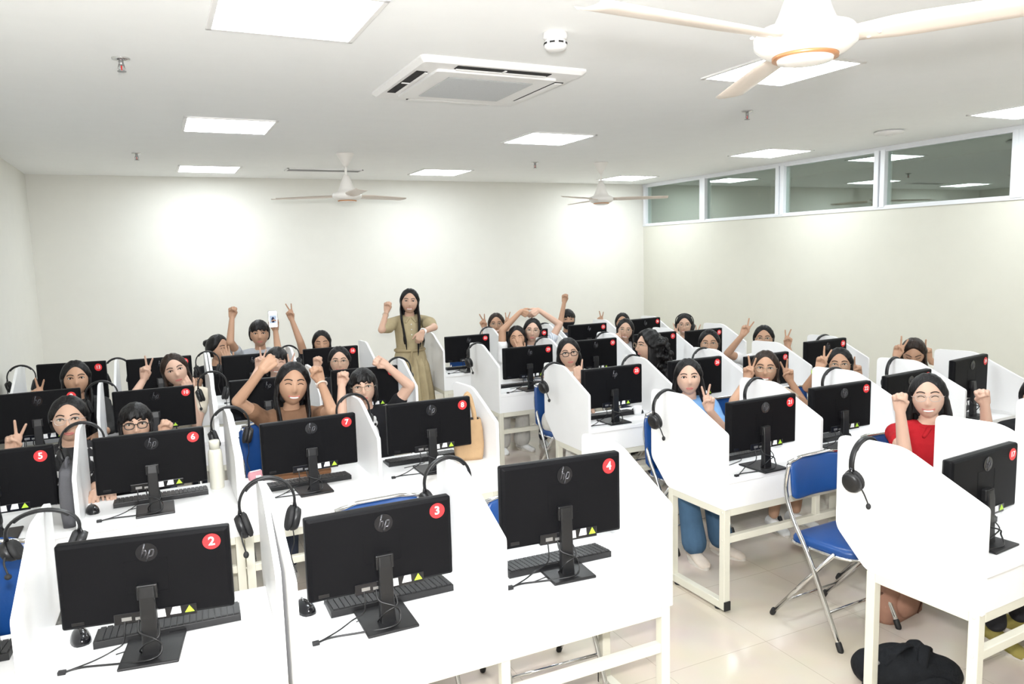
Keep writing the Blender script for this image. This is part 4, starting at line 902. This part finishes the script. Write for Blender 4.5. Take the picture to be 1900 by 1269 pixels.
# ------------------------------------------------------------------ the standing woman
KHAKI = (.40, .33, .20)
ty = 7.28
tc_ = at(760, 560, ty)
person('T', 'woman in a long khaki dress standing and leaning on the end partition, one fist raised', ty, (760, 560), hair=('long', 'black', .42), skin=0, expr='smile', shirt=KHAKI, puff=True, collar=True, roll=.06, hs=1.05, legs=False,
       hip=(tc_[0]-.01, ty+.03, .80), armR=('fist', (717.5, 577, -.06), (721, 553), (708, 612, .0), 1), armL=('bend', (783, 616, -.38), (772, 648), (806, 607, -.20), -1), vox=.005)
P = PEOPLE['T']; tx, tf, Pv, root, Mb = P['tx'], P['tf'], P['Pv'], P['root'], P['Mb']
sk = MB(); R = []
for z, rx, ry, pl in [(.97, .128, .098, .0), (.93, .135, .104, .006), (.80, .178, .140, .016), (.55, .205, .175, .028), (.30, .225, .200, .036), (.10, .240, .215, .042)]:
    R.append([np.array([Pv[0], Pv[1], z])+tx*(rx+pl*math.cos(14*a))*math.cos(a)+tf*(ry+pl*math.cos(14*a))*math.sin(a) for a in [2*PI*k/112 for k in range(112)]])
sk.rings(R); m = sk.mesh('skirt', fabric(KHAKI)); m.transform(Mb); obj('skirt', m, None, root)
bl = MB(); zz = .965
bl.tube([np.array([Pv[0], Pv[1]-.0, zz])+tx*.146*math.cos(a)+tf*.112*math.sin(a) for a in [2*PI*k/40 for k in range(40)]], .017, 8, closed=True, flat=1.0)
bl.cap(np.array([Pv[0], Pv[1], zz])+tf*.128, np.array([Pv[0], Pv[1], zz-.14])+tf*.15+tx*.03, .012, .009)
m = bl.mesh('belt', fabric((.36, .29, .17))); m.transform(Mb); obj('belt', m, None, root)
bt = MB()
for k in range(6): bt.ell(P['Sc']+(Pv-P['Sc'])*(.08+.11*k)+tf*(.098+.02*math.sin(k)), (.006, .006, .006))
m = bt.mesh('buttons', STKW); m.transform(Mb); obj('button_placket', m, None, P['shirt'])
for s in (1, -1):
    b = MB(); c0 = np.array([Pv[0], Pv[1], 0])+tx*s*.09; b.cap(c0+np.array([0, 0, .12]), c0+np.array([0, 0, .03]), .045, .04)
    b.cap(c0+np.array([0, .03, .035]), c0+np.array([0, -.13, .03]), .034, .030); m = b.mesh('shoe', fabric((.30, .22, .15))); m.transform(Mb); obj('shoe', m, None, root)
def band(key, s, back, r, w, name, m_, extra=None):
    p = PEOPLE[key]; wr, el, d = p['arms'][s]; ax = nrm(wr-el); c = wr-ax*back; u = nrm(np.cross(ax, [.3, .9, .2])); v = np.cross(ax, u)
    b = MB().tube([c+u*r*math.cos(a)+v*r*math.sin(a) for a in [2*PI*k/28 for k in range(28)]], w, 8, closed=True)
    if extra is not None:
        o_ = nrm(CAMP-c); o_ = nrm(o_-ax*np.dot(o_, ax)); f2 = np.array([ax, np.cross(o_, ax), o_]); b.ell(c+o_*(r+.002), (.017, .017, .006), f2, mi=1)
    me = b.mesh(name, [m_, extra or m_]); me.transform(p['Mb']); obj(name, me, None, p['root'])
band('T', -1, .020, .030, .0065, 'wristwatch', STKW, STKW); band('T', 1, .05, .031, .0018, 'bracelet', GOLD)
band('s7', -1, .035, .031, .006, 'hair_tie', fabric((.72, .60, .52))); band('s23', 1, .05, .031, .007, 'wristband', fabric((.45, .62, .12)))
# white bird print on the shirt of s8
p = PEOPLE['s8']; bp = MB(); ax, up = p['tx'], nrm(p['Sc']-p['Pv']); o_ = np.cross(ax, up); o_ = o_ if np.dot(o_, p['tf']) > 0 else -o_
c = p['Sc']+(p['Pv']-p['Sc'])*.36+p['tf']*.100-ax*.035; f3 = np.array([ax, o_, up])
bp.ell(c+p['tf']*.003, (.034, .016, .075), f3); bp.ell(c+up*.085-p['tf']*.004, (.030, .015, .028), f3); bp.ell(c+up*.115-ax*.01, (.012, .010, .022), f3); bp.ell(c+up*.08-ax*.012+p['tf']*.011, (.008, .006, .010), f3, mi=1)
m = bp.mesh('bird_print', [fabric((.62, .62, .62)), RUBBER]); m.transform(p['Mb']); obj('bird_print', m, None, p['shirt'])
# ear ring of the woman in red
p = PEOPLE['s18']; e = MB()
for s in (1, -1): e.ell(p['hp']((s*.078, .004, -.050)), (.004, .004, .008))
m = e.mesh('earrings', CHROME); m.transform(p['Mb']); obj('earrings', m, None, p['root'])
# headset worn by s32
p = PEOPLE['s32']; t = copy_tree(hs0); FRm = Matrix([[*p['FR'].T[0]], [*p['FR'].T[1]], [*p['FR'].T[2]]])
t.location = Vector(p['hp']((0, .0, .128))); t.rotation_euler = FRm.to_euler(); t.scale = (1, 1, .92)
t['label'] = 'black headset worn over the hair of the girl with fingers at her cheeks'; t['group'] = 'headsets worn on heads'
for c in list(t.children):
    if c.name.startswith('cable'): bpy.data.objects.remove(c)
# phone held up by the boy
p = PEOPLE['s15']; wr, el, d = p['arms'][-1]; pc = at(506.5, 592, wr[1]-.055)
t = thing('smartphone', 'smartphone with lit white screen held up by the boy in grey', 'phone', tuple(pc))
up = nrm(d+np.array([0, 0, .6])); nf = nrm(CAMP-pc); nf = nrm(nf-up*np.dot(nf, up)); xx = np.cross(nf, up)
M3 = Matrix([[*np.array([xx, nf, up]).T[0]], [*np.array([xx, nf, up]).T[1]], [*np.array([xx, nf, up]).T[2]]]); t.rotation_euler = M3.to_euler()
obj('case', MB().prism(rrect(.082, .160, .012), 1, -.006, .003), GLOSS, t)
obj('display', MB().prism(rrect(.077, .155, .010), 1, .003, .0036), mat('lit_phone_screen', (.8, .82, .85), .3, emit=((.93, .96, 1), .65)), t)
pic = MB().prism(rrect(.060, .075, .004), 1, .0037, .0041)
po = obj('photo_on_screen', pic, mat('blue_grey_picture', (.45, .55, .72), .4, var=.2, vscale=40), t); po.location = (0, 0, -.002)
obj('dark_figure', MB().prism([(-.012, -.03), (.010, -.03), (.014, .004), (.006, .022), (-.006, .022), (-.014, .002)], 1, .0042, .0045), fabric((.02, .03, .08)), po)
# ------------------------------------------------------------------ bags and small things
def soft(P_, hx, hy, h, bulge=.012, n=10, r=.03, top=1.0, seed=1):
    rs = random.Random(seed); m = MB(); R = []
    for k in range(n+1):
        u = k/n; b = 1+bulge/hx*math.sin(u*PI)*.8+rs.uniform(-.02, .02); s = (1+(top-1)*u)
        R.append([(P_[0]+x*b*s, P_[1]+y*b*(1-.25*u), P_[2]+h*u) for x, y in rrect(2*hx, 2*hy, min(r, hy*.9), 4)])
    m.rings(R); return m
TAN = mat('tan_canvas', (.50, .33, .18), .9, bump=.5, bscale=160, var=.08, vscale=12)
t = thing('tote_bag', 'tan canvas tote bag standing on the desk beside monitor eight', 'bag', (1.602, 4.01, ZD), -.25)
obj('bag_body', soft((0, 0, 0), .078, .055, .235, .015, top=.95, seed=3), TAN, t)
obj('lining', MB().prism([(x*.9, y*.66) for x, y in rrect(.142, .09, .03)], 2, .230, .2365), fabric((.03, .03, .035)), t)
for s in (-1, 1): obj('handle', MB().tube(spline([(-.045, s*.040, .20), (-.036, s*.034, .29), (.006, s*.02, .385), (.034, s*.026, .29), (.042, s*.040, .20)]), .011, 8, flat=.35, up=(0, 1, 0)), TAN, t)
GREYF = mat('grey_felt', (.10, .10, .11), .9, bump=.4, bscale=200, var=.08)
t = thing('laptop_bag', 'dark grey felt laptop bag leaning on the partition between monitors five and six', 'bag', (-.432, 4.02, ZD), 0)
obj('bag_body', soft((0, 0, 0), .026, .155, .255, .006, seed=4), GREYF, t); obj('zip', MB().tube([(-.031, -.12, .20), (-.031, .12, .20)], .003, 6), GREYM, t)
obj('handle', MB().tube(spline([(0, -.05, .25), (0, -.04, .285), (0, .04, .285), (0, .05, .25)]), .007, 8), GREYF, t)
t = thing('bottle', 'tall cream thermos bottle standing on the desk beside monitor six', 'bottle', (.225, 4.17, ZD))
CRB = mat('cream_enamel', (.74, .72, .62), .35, var=.02)
obj('flask', MB().lathe([(0, 0), (.034, 0), (.036, .006), (.036, .185), (.033, .20), (.026, .212), (0, .213)], 28), CRB, t)
obj('cap', MB().lathe([(0, .212), (.026, .212), (.027, .250), (.024, .258), (0, .259)], 28), CRB, t)
t = thing('pouch', 'small pink pouch at the back edge of the desk beside monitor seven', 'pouch', (.425, 4.225, ZD), .3)
obj('pouch_body', soft((0, 0, 0), .035, .018, .045, .008, seed=6), fabric((.62, .30, .33)), t); obj('zip', MB().tube([(-.03, 0, .046), (.03, 0, .046)], .004, 6), STKW, t)
t = thing('clutch_bag', 'flat brown leather case lying on the desk behind monitor seven', 'bag', (.66, 4.175, ZD), -.06)
BRN = mat('brown_leather', (.22, .095, .035), .5, bump=.3, bscale=120, var=.1)
obj('case_body', MB().box(-.16, .16, -.055, .075, 0, .032, bev=.012), BRN, t); obj('flap', MB().box(-.158, .158, -.06, -.01, .020, .036, bev=.006), BRN, t); obj('clasp', MB().box(.05, .075, -.064, -.055, .016, .028, bev=.003), GOLD, t)
BKF = mat('black_nylon', (.007, .008, .010), .85, bump=.6, bscale=90, var=.15, vscale=20, spec=.25)
t = thing('backpack', 'black backpack with loose straps lying on the tiled floor beside the nearest desk leg', 'bag', (2.82, 2.05, 0), -.45)
m = MB()
m.ell((0, 0, .085), (.19, .13, .085)).ell((-.13, .03, .075), (.085, .09, .075)).ell((.12, -.03, .075), (.11, .10, .072)).ell((.02, -.06, .10), (.13, .07, .055)).ell((-.02, .05, .12), (.10, .06, .045)).box(-.16, .17, -.09, .08, .0, .12, bev=.03).box(.03, .10, -.02, .07, .10, .185, bev=.02).box(-.10, -.03, -.06, .02, .12, .18, bev=.02)
bm_ = remesh(m, .010, 3); bm_.materials.append(BKF); obj('bag_body', bm_, None, t)
for k, pts in enumerate([[(-.12, -.05, .13), (-.03, -.02, .19), (.05, .03, .165), (.12, .04, .12)], [(.02, -.10, .13), (.06, -.04, .185), (.10, .01, .17), (.13, .06, .10)]]): obj('strap', MB().tube(spline(pts), .022, 8, flat=.3, up=(0, 0, 1)), BKF, t)
obj('pocket', MB().ell((.06, -.12, .06), (.10, .03, .05)), BKF, t)
obj('buckle', MB().box(-.16, -.13, -.05, -.03, .125, .14, bev=.004), GREYM, t)
t = thing('handbag', 'slouched rosy brown handbag on the floor behind a chrome chair leg', 'bag', (3.37, 2.52, 0), .15)
ROS = mat('rosy_brown_suede', (.36, .19, .13), .85, bump=.4, bscale=80, var=.08, vscale=9)
obj('bag_body', soft((0, 0, 0), .17, .08, .27, .03, top=.8, r=.07, seed=9), ROS, t)
obj('front_pocket', MB().ell((-.03, -.085, .10), (.10, .03, .085)), ROS, t)
obj('seam', MB().tube(spline([(.04, -.10, .02), (.055, -.115, .12), (.045, -.10, .24)]), .004, 6), fabric((.10, .05, .035)), t)
for s in (-1, 1): obj('handle', MB().tube(spline([(-.08, s*.05, .25), (-.05, s*.045, .36), (.05, s*.045, .36), (.08, s*.05, .25)]), .008, 8), ROS, t)
x, y, _ = on_desk(22, .40, .36)
t = thing('paper_sheet', 'white printed sheet lying on the desk behind monitor twenty-two', 'paper', (x-.1, y+.02, ZD), .3)
obj('sheet', MB().box(-.105, .105, -.07, .07, 0, .0012), STKW, t)
pl = MB()
for k in range(6): pl.box(-.085, .06-.01*(k % 3), .045-.018*k, .048-.018*k, .0012, .0015)
obj('printed_lines', pl, fabric((.3, .3, .34)), t)
x, y, _ = on_desk(25, .56, .24)
t = thing('cup', 'white cup standing on the desk beside monitor twenty-five', 'cup', (x, y, ZD))
obj('cup_body', MB().lathe([(0, 0), (.026, 0), (.034, .062), (.031, .062), (.024, .005), (0, .005)], 24), WHITE, t)
